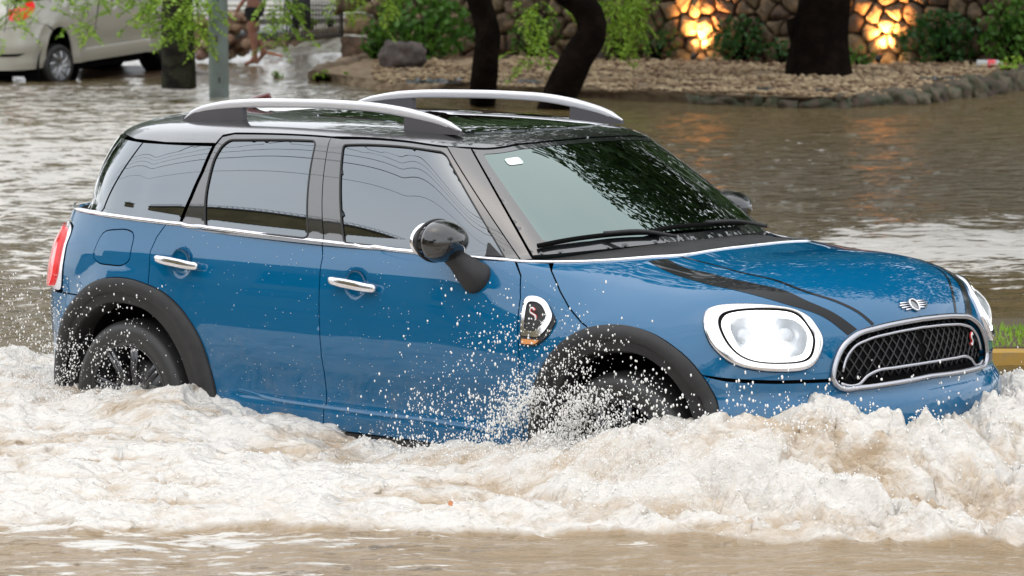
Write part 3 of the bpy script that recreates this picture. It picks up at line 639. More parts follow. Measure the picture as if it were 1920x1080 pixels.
# bonnet emblem
em=empty('bonnet_emblem'); em.parent=car
eu,ev=UB,.30; X=SB(eu,ev)*[1,0,1]; N=SB.nrm(eu-.01,ev)*[1,0,1]; N/=np.linalg.norm(N); T2=np.cross(N,[0,1,0]); 
ep=lambda y,w,h=.006: X+np.array([0,y,0])+T2*w+N*h
if T2[2]<0: T2=-T2
part('ring',tube([ep(.024*math.cos(t),.024*math.sin(t)) for t in np.linspace(0,2*math.pi,28,endpoint=False)],.004,8,closed=True),CHROME,em)
part('disc',(np.array([ep(.022*math.cos(t),.022*math.sin(t),.003) for t in np.linspace(0,2*math.pi,24,endpoint=False)]),[tuple(range(24))]),BLACKG,em)
for s in (1,-1):
    for j,(w_,l) in enumerate(((.013,.075),(.004,.085),(-.005,.08),(-.014,.062))): part('wing_bar',tube([ep(s*.026,w_),ep(s*l,w_*1.1,.003)],.0034,6),CHROME,em)
# bonnet stripes
def stripe(P,Q):
    A=spl(P,60);B=spl(Q,60); V=[];m=7
    for j in range(m):
        q=A*(1-j/6)+B*j/6; V.append(SB(q[:,0],q[:,1])+SB.nrm(q[:,0],q[:,1])*.0012)
    V=np.stack(V,1).reshape(-1,3); return V,[(i*m+j,i*m+j+1,(i+1)*m+j+1,(i+1)*m+j) for i in range(59) for j in range(m-1)]
e1=[(4.03,.645),(4.156,.585),(4.40,.555),(4.638,.50),(4.80,.445),(4.912,.372),(5.03,.305),(5.125,.232)]
e2=[(3.99,.60),(4.12,.535),(4.229,.50),(4.40,.475),(4.564,.450),(4.70,.412),(4.827,.365),(4.985,.30),(5.085,.222)]
e2=[(u-.008,v-.010) for u,v in e2]
f1=[(4.06,.70),(4.25,.665),(4.40,.645),(4.552,.605),(4.74,.54),(4.918,.43),(5.083,.35),(5.162,.30),(5.217,.247)]
f2=[(u-.013,v-.007) for u,v in f1]
for a_,b_ in ((e1,e2),(f1,f2)): part('bonnet_stripe',stripe(a_,b_),STRIPE,car,mirror=True)
# raised bonnet centre crease
# wheels
def wheel(x,steer=0):
    w_=empty('wheel'); w_.parent=car; w_.location=(x,0,.335); 
    V,F=lathe([(.235,-.665),(.31,-.67),(.326,-.69),(.332,-.73),(.332,-.82),(.326,-.858),(.312,-.878),(.285,-.888),(.25,-.884),(.237,-.872)],64)
    part('tyre',(V,F),RUBBER,w_)
    bars=[lathe([(.237,-.872),(.228,-.876),(.222,-.868),(.215,-.80),(.20,-.74)],64)]
    for k in range(9):
        a=2*math.pi*k/9; c,s=math.cos(a),math.sin(a)
        for dd in (-.055,.055):
            ra,rb=.05,.222; ca,sa=math.cos(a+dd*2.2),math.sin(a+dd*2.2); cb,sb=math.cos(a+dd),math.sin(a+dd)
            bars.append(tube([(ra*ca,-.835,ra*sa),(.13*math.cos(a+dd*1.3),-.858,.13*math.sin(a+dd*1.3)),(rb*cb,-.866,rb*sb)],[.013,.011,.012],6))
    bars.append(lathe([(0.001,-.868),(.03,-.868),(.034,-.862),(.062,-.845),(.066,-.80)],28))
    o=part('rim',merged(bars),RIM,w_)
    V,F=lathe([(.0,-.79),(.155,-.79),(.158,-.77)],40); part('brake_disc',(V,F),mat('brake_disc',(.10,.10,.10),.4,.8),w_)
    return w_
for x in (.0,2.67):
    w_=wheel(x); w2=empty('wheel'); w2.parent=car; w2.location=(x,0,.335)
    for ch in list(w_.children): c=ch.copy(); COL.objects.link(c); c.parent=w2; c.matrix_local=Matrix.Diagonal((1,-1,1,1))
# ---------------------------------------------------------------- ground
ASPH=mat('wet_asphalt',(.045,.042,.038),.5,noise=(3,(.07,.06,.05),.4,.6))
V,F=box((0,0,-.06),(400,400,.12)); link('ground',mesh('ground',V,F,False),ASPH,kind='structure')
def P3(px,py,z): return at(px,py,z)
GZ=.40
GRAV=mat('gravel_ground',(.32,.24,.15),.85,noise=(5,(.17,.11,.065),.42,.62),bump=(40,.6,.03))
# gravel bank beyond the water, cut to the shore line
shore=[(600,141),(640,150),(720,162),(800,166),(900,170),(1000,174),(1100,176),(1200,180),(1280,184),(1400,190),(1500,192),(1620,190),(1740,180),(1840,168),(1960,152),(2500,110)]
sh3=np.array([P3(x,y,.33) for x,y in shore]); inner=np.array([P3(x,y,GZ) for x,y in [(600,136),(640,141),(720,150),(800,155),(900,160),(1000,164),(1100,166),(1200,170),(1280,174),(1400,180),(1500,182),(1620,180),(1740,170),(1840,158),(1960,143),(2500,102)]])
sh0=sh3.copy(); sh0[:,2]=.1; backp=inner+FWD*30; 
def grid_between(rows,n):
    V=np.concatenate(rows);k=len(rows[0]); F=[(j*k+i,j*k+i+1,(j+1)*k+i+1,(j+1)*k+i) for j in range(len(rows)-1) for i in range(k-1)]; return V,F
rows=[sh0,sh3,inner]+[inner+(backp-inner)*t for t in np.linspace(.02,1,40)]
rows=[spl(r,260) for r in rows]
for r in rows[3:]: r[:,2]=GZ+.05*fbm(r[:,0]*.8,r[:,1]*.8)+.02*fbm(r[:,0]*4,r[:,1]*4)
V,F=grid_between(rows,0); link('gravel_bank',mesh('gravel_bank',V,F),GRAV,kind='structure')
# loose gravel and leaf litter
pts=[];
for i in range(9000):
    px,py=random.uniform(700,1990),random.uniform(112,182)
    p=P3(px,py,GZ); pts.append(p+[0,0,.0])
pts=np.array(pts)
shx=spl(np.array(shore,float),400)
keep=[]
PG_=lambda p: ((p-CAM_C)@CAM_R/((p-CAM_C)@CAM_Z)*CAM_F+960, 540-(p-CAM_C)@CAM_U/((p-CAM_C)@CAM_Z)*CAM_F)
px=(pts-CAM_C)@CAM_R/((pts-CAM_C)@CAM_Z)*CAM_F+960; py=540-(pts-CAM_C)@CAM_U/((pts-CAM_C)@CAM_Z)*CAM_F
pts=pts[py<np.interp(px,shx[:,0],shx[:,1])-9]
pts[:,2]=GZ+.05*fbm(pts[:,0]*.8,pts[:,1]*.8)+.015
n=len(pts); st=RNG.uniform(.6,1.4,(n,3))*[1,1,.6]
k=n*7//10
V,F=blobs(pts[:k],RNG.uniform(.015,.05,k),1,st[:k]); link('gravel',mesh('gravel',V,F),mat('pale_gravel',(.44,.34,.21),.85,noise=(1.6,(.20,.13,.07),.4,.6)),kind='stuff',label='pale tan gravel covering the bank below the stone wall')
V,F=blobs(pts[k:],RNG.uniform(.02,.05,n-k),1,st[k:]*[1,1,.4]); link('leaf_litter',mesh('leaf_litter',V,F),mat('brown_litter',(.15,.07,.035),.8,noise=(2,(.07,.04,.02),.4,.6)),kind='stuff',label='brown fallen leaves scattered over the pale gravel')
# wet flooded path at the left
PATH=mat('wet_path',(.66,.64,.55),.8,noise=(6,(.20,.16,.09),.43,.57),bump=(12,.9,.04),spec=.15)
a=[P3(330,128,.18),P3(600,139,.18),P3(700,98,.30),P3(760,60,.45),P3(790,10,.5),P3(790,-60,.55)]; b=[P3(330,112,.22),P3(430,104,.22),P3(520,84,.24),P3(560,50,.42),P3(560,10,.5),P3(560,-60,.55)]
A_,B_=spl(a,60),spl(b,60); rows=[A_*(1-t)+B_*t for t in np.linspace(0,1,40)]
for r in rows: r[:,2]+=.012*fbm(r[:,0]*2,r[:,1]*2)
V,F=grid_between(rows,0); link('wet_path',mesh('wet_path',V,F),PATH,kind='structure')
# ---------------------------------------------------------------- stones
def lump(c,s,seed,sub=3,amp=.22,flat=0,rz=0):
    V,F=ICO[sub]; n=fbm(V[:,0]*1.3+seed*3.1,V[:,1]*1.3,V[:,2]*1.3+seed,3); r=1+amp*n; V=np.sign(V)*np.abs(V)**.85*r[:,None]
    c_,s_=math.cos(rz),math.sin(rz); V=V*np.array(s); V=V@np.array([[c_,s_,0],[-s_,c_,0],[0,0,1]]); return V+np.array(c),F
ROCK=mat('brown_rock',(.12,.095,.085),.7,noise=(6,(.05,.04,.035),.4,.6),bump=(25,.6,.02))
c=P3(757,128,GZ); sc_=45
link('boulder',mesh('boulder',*lump(c+[0,0,.13],(.30,.26,.235),3,4,.35)),ROCK,label='brown rounded boulder in front of the green bush',category='boulder')
c=P3(955,98,GZ); link('pale_rock',mesh('pale_rock',*lump(c+[0,0,.03],(.13,.1,.07),5,3,.3)),mat('pale_rock',(.55,.53,.5),.7,bump=(20,.4,.02)),label='small whitish rock on the gravel between two leaning trunks',category='rock')
c=P3(1120,112,GZ); link('grey_rock',mesh('grey_rock',*lump(c+[0,0,.07],(.18,.14,.13),8,3,.3)),ROCK,label='dark grey rock at the foot of the wall right of the bent trunk',category='rock')
# kerb of rough stones
ks=[(1290,187),(1345,190),(1400,192),(1450,194),(1500,194),(1550,194),(1600,193),(1650,191),(1700,187),(1745,182),(1790,177),(1835,171),(1880,165),(1930,158)]
kr=empty('stone_kerb',label='rough mossy stone kerb along the water edge',category='kerb')
MOSS=mat('mossy_kerb_stone',(.10,.075,.05),.8,noise=(9,(.05,.06,.03),.45,.6),bump=(18,.9,.04),rand=.25)
kp=spl(np.array([P3(x,y,.30) for x,y in ks])-FWD*.42,400); kd=np.concatenate([[0],np.cumsum(np.linalg.norm(np.diff(kp,axis=0),axis=1))]); s_k=0;i=0
while s_k<kd[-1]-.2:
    L=random.uniform(.16,.42); q=[np.interp(s_k+L/2,kd,kp[:,a]) for a in range(3)]; q2=[np.interp(s_k+L/2+.1,kd,kp[:,a]) for a in range(3)]; f=s_k/kd[-1]; h=(.06+.10*f)*random.uniform(.75,1.25)
    V,F=lump((0,0,0),(L*.56,random.uniform(.13,.22),h+.03),20+i*1.7,3,.45); o=link('kerb_stone',mesh('kerb_stone',V,F),MOSS,kr); o.location=(q[0]+random.uniform(-.03,.03),q[1]+random.uniform(-.03,.03),.27+h*.35); o.rotation_euler=(random.uniform(-.15,.15),random.uniform(-.1,.1),math.atan2(q2[1]-q[1],q2[0]-q[0])+random.uniform(-.2,.2)); s_k+=L*random.uniform(.85,1.0); i+=1
# ---------------------------------------------------------------- stone wall, stones as Voronoi cells
def clip(poly,p,n):
    out=[]
    for a,b in zip(poly,poly[1:]+poly[:1]):
        da,db=(a[0]-p[0])*n[0]+(a[1]-p[1])*n[1],(b[0]-p[0])*n[0]+(b[1]-p[1])*n[1]
        if da<=0: out.append(a)
        if da*db<0: t=da/(da-db); out.append((a[0]+(b[0]-a[0])*t,a[1]+(b[1]-a[1])*t))
    return out
WALL_A=P3(698,106,GZ); WALL_B=P3(1990,122,GZ)
wd=WALL_B-WALL_A; wd[2]=0; WV=np.linalg.norm(wd); wd/=WV; WL=WV+9; wn=np.array([wd[1],-wd[0],0]); 
if wn@FWD>0: wn=-wn
wall=empty('stone_wall',label='rustic stone wall behind the gravel bank lit by two warm lamps',category='wall')
MORT=mat('wall_mortar',(.05,.035,.025),.9,bump=(20,.5,.03)); c0=WALL_A+wd*WL/2; 
WH=2.6
ang=math.atan2(wd[1],wd[0]); R2=[[math.cos(ang),-math.sin(ang),0],[math.sin(ang),math.cos(ang),0],[0,0,1]]
V,F=box(c0-wn*.22+[0,0,WH/2-.1],(WL,.35,WH+.2),R2); link('mortar_core',mesh('mortar',V,F,False),MORT,wall)
def wall_at(px,off):
    t=np.linspace(-2,WL+3,1500); Q=WALL_A+wd*t[:,None]+wn*off; v=Q-CAM_C; p=v@CAM_R/(v@CAM_Z)*CAM_F+960; return Q[int(np.argmin(abs(p-px)))]
WST=mat('wall_stone',(.25,.165,.095),.85,noise=(4.5,(.12,.085,.055),.40,.62),bump=(13,1.0,.08),rand=.35)
seeds=[];sx,sz=.285,.235; nr=int(WH/sz)+1
for j in range(nr):
    for i in range(int(WL/sx)+1): seeds.append(((i+.5*(j%2))*sx+random.uniform(-.125,.125),j*sz+.08+random.uniform(-.10,.10)))
S_=np.array(seeds); cnt=0; rest=[]
for i,s in enumerate(seeds):
    if s[1]>1.22: continue
    poly=[(s[0]-.6,max(s[1]-.6,-.05)),(s[0]+.6,max(s[1]-.6,-.05)),(s[0]+.6,s[1]+.6),(s[0]-.6,s[1]+.6)]
    dd=np.hypot(S_[:,0]-s[0],S_[:,1]-s[1])
    for j in np.argsort(dd)[1:14]: q=S_[j]; poly=clip(poly,((s[0]+q[0])/2,(s[1]+q[1])/2),(q[0]-s[0],q[1]-s[1]))
    if len(poly)<3: continue
    P=np.array(poly); c=P.mean(0); P=dense(P,.04,.07); P=c+(P-c)*(1+.16*fbm(P[:,0]*7,P[:,1]*7,i*3.3,3))[:,None]; nn=len(P); L=[];hs=[(.93,-.06),(.90,.03),(.80,.075),(.55,.10),(.25,.11)]
    for k,h in hs:
        q=c+(P-c)*k; nz_=fbm(q[:,0]*5,q[:,1]*5,i,3)*.05*(h>0); L.append(np.stack([q[:,0]-s[0],-(h+nz_),q[:,1]-s[1]],1))
    L.append(np.array([[c[0]-s[0],-.115,c[1]-s[1]]])); V=np.concatenate(L); F=[(j*nn+a,j*nn+(a+1)%nn,(j+1)*nn+(a+1)%nn,(j+1)*nn+a) for j in range(4) for a in range(nn)]+[(4*nn+a,4*nn+(a+1)%nn,5*nn) for a in range(nn)]
    if cnt>=296 or s[0]>WV+.3 or s[0]<-.2:
        a_=ang if wn@np.array([math.sin(ang),-math.cos(ang),0])>0 else ang+math.pi; cs_,sn_=math.cos(a_),math.sin(a_); w0=WALL_A+wd*s[0]; rest.append((V@np.array([[cs_,sn_,0],[-sn_,cs_,0],[0,0,1]])+[w0[0],w0[1],w0[2]+s[1]-.05],F)); continue
    o=link('stone',mesh('stone',V,F),WST,wall); w0=WALL_A+wd*s[0]; o.location=(w0[0],w0[1],w0[2]+s[1]-.05); o.rotation_euler=(0,0,ang if wn@np.array([math.sin(ang),-math.cos(ang),0])>0 else ang+math.pi); cnt+=1
if rest: link('stone_courses',mesh('stone_courses',*merged(rest)),WST,wall,kind='stuff')
# warm lamps at the foot of the wall
LAMPM=mat('warm_lamp_glass',(1,.8,.5),.3,emit=(1,.62,.25),es=120); LB=mat('lamp_body',(.02,.02,.02),.4)
for px,py,lab in ((1304,92,'warm ground lamp glowing by the leafy shrub left of the thick dark trunk'),(1650,80,'warm ground lamp glowing on the wall right of the thick dark trunk')):
    q=wall_at(px,.34)
    l=empty('garden_lamp',tuple(q),label=lab,category='lamp',group='warm lamps at the foot of the wall')
    V,F=merged([tube([(0,0,-.05),(0,0,.07)],.02,8),tube([tuple(wn*.09+[0,0,.05]),tuple(-wn*.03+[0,0,.13])],[.04,.05],14)]); link('lamp_body',mesh('lamp_body',V,F),LB,l)
    V,F=tube([tuple(-wn*.032+[0,0,.13]),tuple(-wn*.045+[0,0,.14])],[.046,.035],14); link('lamp_glass',mesh('lamp_glass',V,F),LAMPM,l)
    ld=bpy.data.lights.new('warm_light','SPOT'); ld.energy=520; ld.color=(1,.43,.13); ld.spot_size=math.radians(92); ld.spot_blend=.9; ld.shadow_soft_size=.07; lo=bpy.data.objects.new('warm_light',ld); COL.objects.link(lo); lo.parent=l; lo.location=tuple(-wn*.07+np.array([0,0,.17])); lo.rotation_euler=Vector(tuple(wn*.34-np.array([0,0,.62]))).to_track_quat('Z','Y').to_euler()
# ---------------------------------------------------------------- leaves
def leafmat(name,a,b,tr=.35):
    m=mat(name,a,.42,noise=(2.5,b,.35,.65),spec=.4); nt=m.node_tree; p=nt.nodes['Principled BSDF']; o=nt.nodes['Material Output']
    t=node(nt,'ShaderNodeBsdfTranslucent'); mx=node(nt,'ShaderNodeMixShader'); mx.inputs[0].default_value=tr
    src=p.inputs['Base Color'].links[0].from_socket; nt.links.new(src,t.inputs['Color']); nt.links.new(p.outputs[0],mx.inputs[1]); nt.links.new(t.outputs[0],mx.inputs[2]); nt.links.new(mx.outputs[0],o.inputs['Surface']); return m
LG=leafmat('bright_leaf',(.20,.38,.03),(.40,.58,.07)); LM=leafmat('mid_leaf',(.055,.16,.025),(.13,.27,.03)); LD=leafmat('dark_leaf',(.022,.085,.018),(.05,.14,.025)); LCR=leafmat('crown_leaf',(.035,.075,.02),(.06,.12,.03),.3)
def leaves(C,size,asp=.45,updir=None,jit=1.):
    """rhombic folded leaves (6 verts, 2 quads) at C"""
    C=np.asarray(C);n=len(C); d=RNG.normal(size=(n,3))*jit
    if updir is not None: d=d+updir
    d/=np.linalg.norm(d,axis=1,keepdims=True); r=RNG.normal(size=(n,3)); s=np.cross(d,r); s/=np.linalg.norm(s,axis=1,keepdims=True)+1e-9; nn=np.cross(s,d)
    L=(np.asarray(size)*np.ones(n)*RNG.uniform(.7,1.3,n))[:,None]; w=L*asp*.5
    a=C-d*L*.5;b=C+d*L*.5; m=C+nn*w*-.25
    V=np.stack([a,C-d*L*.1+s*w+nn*w*.25,C+d*L*.2+s*w*.75+nn*w*.2,b,C+d*L*.2-s*w*.75+nn*w*.2,C-d*L*.1-s*w+nn*w*.25],1).reshape(-1,3)
    i=np.arange(n)*6; F=np.stack([np.stack([i,i+1,i+2,i+3],1),np.stack([i,i+3,i+4,i+5],1)],1).reshape(-1,4); return V,F
def inell(n,c,r,pw=.5,clump=0,seed=0):
    P=RNG.normal(size=(n,3));P/=np.linalg.norm(P,axis=1,keepdims=True);P*=RNG.uniform(0,1,(n,1))**pw
    if clump: k=fbm(P[:,0]*clump+seed,P[:,1]*clump,P[:,2]*clump,2); P=P[k>-.12]
    return P*r+c
def shrub(px,py,wpx,hpx,n,size,m,lab,cat='shrub',group=None,asp=.6,depth=.5,zb=GZ,name='shrub',wall_=None):
    base=wall_at(px,.45 if wall_=='w' else wall_) if wall_ else P3(px,py,zb); Z=(base-CAM_C)@CAM_Z; k=Z/CAM_F; w_,h_=wpx*k,hpx*k
    o=empty(name,tuple(base),label=lab,category=cat)
    if group: o['group']=group
    P=inell(n,np.array([0,0,h_*.5]),np.array([w_*.5,w_*.5,h_*.56]),.38,2.6,px); loc=P
    a_=RGT; P=loc[:,0:1]*RGT*1+loc[:,1:2]*FWD*depth+loc[:,2:3]*np.array([0,0,1]); P=P[P[:,2]>.0]
    V,F=leaves(P,size,asp,updir=np.array([0,0,.2])); link('foliage',mesh('foliage',V,F),m,o,kind='stuff')
    st=[tube([(0,0,-.05),tuple(p*[.4,.4,.5]),tuple(p)],[.02,.012,.004],5) for p in P[::max(1,len(P)//14)]]
    link('stems',mesh('stems',*merged(st)),BARK,o); return o
BARK=mat('dark_wet_bark',(.006,.004,.003),.95,spec=.05,noise=(5,(.014,.009,.006),.45,.65),bump=(22,1,.05)); BARK2=mat('mossy_bark',(.035,.036,.020),.85,spec=.2,noise=(6,(.010,.008,.006),.45,.6),bump=(22,1,.05))
shrub(792,112,205,120,1500,.12,LM,'broad bright green leafy bush behind the brown boulder','bush',name='bush')
shrub(705,112,60,70,260,.10,LM,'low leafy bush beside the wet path left of the boulder','bush',name='bush')
shrub(1000,80,110,100,420,.07,LM,'loose shrub hugging the wall between two leaning trunks',wall_=.35)
shrub(1165,100,120,130,900,.06,LG,'feathery bright shrub against the wall right of the bent trunk',wall_=.35)
shrub(1235,112,80,80,260,.07,LD,'small dark shrub left of the left warm lamp',wall_=.35)
shrub(1385,118,120,85,650,.085,LD,'dark leafy shrub in front of the wall between lamp and thick trunk',wall_=.35)
shrub(1465,118,60,45,160,.07,LD,'low dark plant touching the thick trunk on its left',wall_=.35)
shrub(1612,124,60,36,120,.07,LM,'low green plant at the right foot of the thick trunk')
shrub(1765,116,180,95,1100,.09,LD,'wide dark ivy shrub on the wall right of the right warm lamp',wall_=.35)
shrub(1895,118,130,130,1000,.09,LM,'tall leafy shrub above the plastic bottle','shrub',wall_=.35)
shrub(1900,135,60,30,120,.07,LG,'bright low weed beside the plastic bottle','weed',name='weed')
# hanging compound-leaf sprays
def frond(p0,dirn,L,ls):
    n=9; t=np.linspace(0,1,n)[:,None]; P=p0+dirn*L*t+np.array([0,0,-1])*L*.35*t**2
    ax=np.gradient(P,axis=0); ax/=np.linalg.norm(ax,axis=1,keepdims=True); s=np.cross(ax,[0.1,.1,1]); s/=np.linalg.norm(s,axis=1,keepdims=True)+1e-9
    C=[];D=[]
    for k in range(1,n):
        for sg in(1,-1): dd=s[k]*sg+ax[k]*.5+RNG.normal(size=3)*.18; dd/=np.linalg.norm(dd); C.append(P[k]+dd*ls*.5); D.append(dd)
    C.append(P[-1]+ax[-1]*ls*.5);D.append(ax[-1]); return P,np.array(C),np.array(D)
def spray(anchor,down,n,L,ls,spread):
    """drooping branch with n fronds; returns wood and leaf mesh data"""
    Cs,Ds,wood=[],[],[]
    B=spl([anchor,anchor+down*.4+RNG.normal(size=3)*.05,anchor+down],12); wood.append(tube(B,np.linspace(.012,.004,12),5))
    for i in range(n):
        p=B[int(RNG.integers(2,12))]+RNG.normal(size=3)*spread; a=RNG.uniform(0,6.28); dr=np.array([math.cos(a),math.sin(a),RNG.uniform(-.9,.1)]); dr/=np.linalg.norm(dr)
        P,C,D=frond(p,dr,L*RNG.uniform(.6,1.2),ls); Cs.append(C);Ds.append(D); wood.append(tube(P[::4],.003,3))
    C=np.concatenate(Cs);D=np.concatenate(Ds);m=len(C); r=np.cross(D,RNG.normal(size=(m,3))*.5+[0,0,1]); r/=np.linalg.norm(r,axis=1,keepdims=True); nn=np.cross(r,D); Lf=ls*RNG.uniform(.75,1.2,(m,1)); w_=Lf*.22
    V=np.stack([C-D*Lf*.5,C-D*Lf*.1+r*w_+nn*w_*.3,C+D*Lf*.25+r*w_*.7,C+D*Lf*.5,C+D*Lf*.25-r*w_*.7,C-D*Lf*.1-r*w_+nn*w_*.3],1).reshape(-1,3); i=np.arange(m)*6
    return wood,V,np.stack([np.stack([i,i+1,i+2,i+3],1),np.stack([i,i+3,i+4,i+5],1)],1).reshape(-1,4)
def atZ(px,py,Z): return CAM_C+Z*(CAM_Z+(px-960)/CAM_F*CAM_R-(py-540)/CAM_F*CAM_U)
def tree(name,path,rad,lab,bark,crown,sprays=(),Z=40,leafm=None,extra=None,nleaf=5000,lsize=.22):
    """path: world points of the trunk; crown (centre,radii); sprays [(px,py_top,px2,py_bottom,n,Z)]"""
    base=path[0]; o=empty(name,tuple(base),label=lab,category='tree')
    P=spl(np.array(path)-base,40); R=np.interp(np.linspace(0,1,40),np.linspace(0,1,len(rad)),rad); V,F=tube(P,R,20)
    nz_=1+.10*fbm(V[:,0]*3,V[:,1]*3,V[:,2]*1.2,3)[:,None]; k=np.arange(len(V))//20; V=P[np.minimum(k,39)]+(V-P[np.minimum(k,39)])*nz_
    parts=[(V,F)]+(extra or []); 
    tp=P[-1]; c,r=crown; c=np.array(c)-base
    for i in range(9):
        e=inell(1,c,np.array(r)*.75)[0]; parts.append(tube(spl([tp-[0,0,.3],tp*.5+e*.5+[0,0,.6],e],8),np.linspace(R[-1]*.7,.03,8),6))
    link('trunk',mesh('trunk',*merged(parts)),bark,o)
    L=inell(nleaf,c,np.array(r),.42,2.2,base[0]); V,F=leaves(L,lsize,.5,jit=1); link('crown',mesh('crown',V,F),LCR,o,kind='stuff')
    if sprays:
        W=[];VV=[];FF=[];n=0
        for (x0,y0,x1,y1,k,Zs) in sprays:
            a,b=atZ(x0,y0,Zs),atZ(x1,y1,Zs); w_,V,F=spray(a-base,(b-a),k,.30,.075,.10); W+=w_; VV.append(V);FF.append(F+n);n+=len(V)
        link('hanging_leaves',mesh('hanging_leaves',np.concatenate(VV),np.concatenate(FF)),leafm or LG,o,kind='stuff'); link('twigs',mesh('twigs',*merged(W)),BARK2,o,kind='stuff')
    return o
Z0=42.5
tb=P3(334,176,.2)
tree('tree',[tb,tb+[0,0,.9],tb+RGT*.05+[0,0,2.2],tb-RGT*.2+[0,0,4.5]],[.22,.185,.17,.16],'straight mossy trunk standing in foam beside the grey pole with bright hanging leaves',BARK2,(tb+FWD*1.5-RGT*1+[0,0,6.6],(5,5,3.6)),
 sprays=[(15,-60,12,45,14,42),(60,-110,55,-12,10,42),(110,-60,95,5,9,41),(150,-60,165,30,14,41.5),(185,-50,178,55,9,41.5),(215,-70,210,12,10,42),(290,-40,300,40,20,41.5),(325,-40,330,80,17,41.5),(350,-50,352,45,15,41.5),(375,-40,376,55,16,41.3),(400,-60,410,5,8,41),(262,-60,265,8,8,42),(530,-70,530,60,22,44),(545,-60,548,30,10,44),(5,-50,8,60,8,42)],
 extra=[tube([tuple(RGT*.12+[0,0,-.1]),tuple(RGT*.10+[0,0,1.2]),tuple(RGT*.2+[0,0,3])],[.13,.11,.09],12)])
tb=P3(905,197,.2)
tree('tree',[tb,atZ(911,110,39),atZ(915,60,39),atZ(903,15,39),atZ(885,-30,39),atZ(840,-240,39)],[.15,.145,.15,.145,.13,.12],'slim dark trunk rising behind the roof nearly upright',BARK,(tb+FWD*1+[0,0,6.8],(4.5,4.5,3.2)),
 sprays=[(705,-60,700,30,14,44),(740,-70,735,10,10,44),(1000,-60,992,100,20,40),(1020,-40,1012,60,10,40),(660,-80,655,12,8,45)])
tb=P3(1045,196,.2)
tree('tree',[tb,atZ(1062,150,38.5),atZ(1080,110,38.5),atZ(1112,55,38.5),atZ(1098,15,38.5),atZ(1055,-20,38.5),atZ(1000,-200,38.5)],[.20,.175,.17,.19,.17,.15,.12],'dark trunk bent like an elbow behind the roof rails',BARK,(tb+FWD*1+RGT*1.5+[0,0,6.9],(4.5,4.5,3.2)),
 sprays=[(1150,-60,1140,60,20,44),(1195,-60,1188,50,20,44),(1215,-60,1222,20,8,44),(1170,-60,1165,90,12,44)],leafm=LG)
tb=P3(1537,142,GZ)
def at44(px,py): return atZ(px,py,(tb-CAM_C)@CAM_Z)
tree('tree',[tb-[0,0,.1],at44(1537,60),at44(1545,0),at44(1556,-60),at44(1560,-300)],[.46,.37,.345,.335,.33,.31,.29,.25],'thick black trunk with a cut stub on the gravel between the two warm lamps',BARK,(tb+FWD*2+[0,0,7.2],(5.5,5.5,3.4)),
 extra=[(lambda q:(q[0],q[1]))(tube([at44(1515,90)-tb+[0,0,.1],at44(1500,55)-tb+[0,0,.1],at44(1494,32)-tb+[0,0,.1]],[.2,.17,.15],12))])
# ---------------------------------------------------------------- grey pole
pb=P3(411,188,.25); po=empty('steel_pole',tuple(pb),label='galvanised grey steel pole standing in the flood behind the roof',category='pole')
GALV=mat('galvanised_paint',(.30,.37,.36),.45,.2,noise=(2.5,(.20,.23,.22),.45,.7),bump=(12,.15,.02))
link('shaft',mesh('shaft',*tube([(0,0,-.3),(0,0,2),(0,0,5),(0,0,8)],[.122,.118,.105,.09],24)),GALV,po); link('lamp_arm',mesh('lamp_arm',*tube([(0,0,7.9),(0,0,8.3),tuple(-RGT*.6+[0,0,8.7]),tuple(-RGT*1.6+[0,0,8.8])],[.06,.05,.04,.035],10)),GALV,po)
RUSTM=mat('rust',(.06,.045,.04),.8)
for i in range(3): link('rust_mark',mesh('rust_mark',*lump(-np.array(FWD)*.122+RGT*.015*(i-1)+[0,0,.75-.25*i],(.015,.006,.04),i,2,.4)),RUSTM,po)
# ---------------------------------------------------------------- beige hatchback
BEIGE=mat('champagne_beige_paint',(.58,.56,.49),.35,.25,coat=1,coat_ior=1.5)
class Sc:
    """the body surface resized for a smaller car"""
    def __init__(s,S,k): s.S,s.k=S,np.array(k)
    def __call__(s,u,v): return s.S(u,v)*s.k
    def nrm(s,u,v): n=s.S.nrm(u,v)/s.k; return n/np.linalg.norm(n,axis=-1,keepdims=True)
    def vend(s,u): return s.S.vend(u)
KB,KG=Sc(SB,(.86,.88,1.12)),Sc(SG,(.86,.88,1.12))
kia=empty('beige_hatchback',label='champagne beige hatchback parked in the water seen from behind its rear wheel',category='car')
KC=[(1.20,-.44),(1.21,-.30),(1.235,-.17),(1.30,-.05),(1.40,.02),(1.50,.04),(1.60,.02),(1.70,-.05),(1.765,-.17),(1.79,-.30),(1.80,-.44)]
KF=[(a+2.69,b) for a,b in KC]
kc=spl(KC,50);kf=spl(KF,50)
panel('rear_bumper',KB,[(0,-.44),(1.2,-.44)]+[tuple(p) for p in kc[:20]]+[(1.26,.08),(1.0,.13),(.8,.10),(0,.02)],BEIGE,kia,sym=True,bulge=lambda q:.02*np.exp(-((q[:,1]+.15)/.1)**2))
wpts=[tuple(p) for p in kc[20:]]
panel('body_side',KB,[(1.26,.08)]+wpts+[(2.05,-.30),(2.05,.388),(.9,.40),(.80,.40),(.80,.10),(1.0,.13)],BEIGE,kia,bulge=lambda q:.015*np.exp(-((np.hypot(q[:,0]-1.5,q[:,1]+.33)-.42)/.05)**2))
panel('rear_side_door',KB,[(2.05,-.26),(2.95,-.26),(2.95,.388),(2.05,.388)],BEIGE,kia); panel('front_side_door',KB,[(2.95,-.26),(3.70,-.26),(3.70,.385),(2.95,.388)],BEIGE,kia)
panel('sill',KB,[(1.80,-.44),(3.89,-.44),(3.89,-.26),(2.05,-.26),(2.05,-.30),(1.80,-.31)],BEIGE,kia,off=.008)
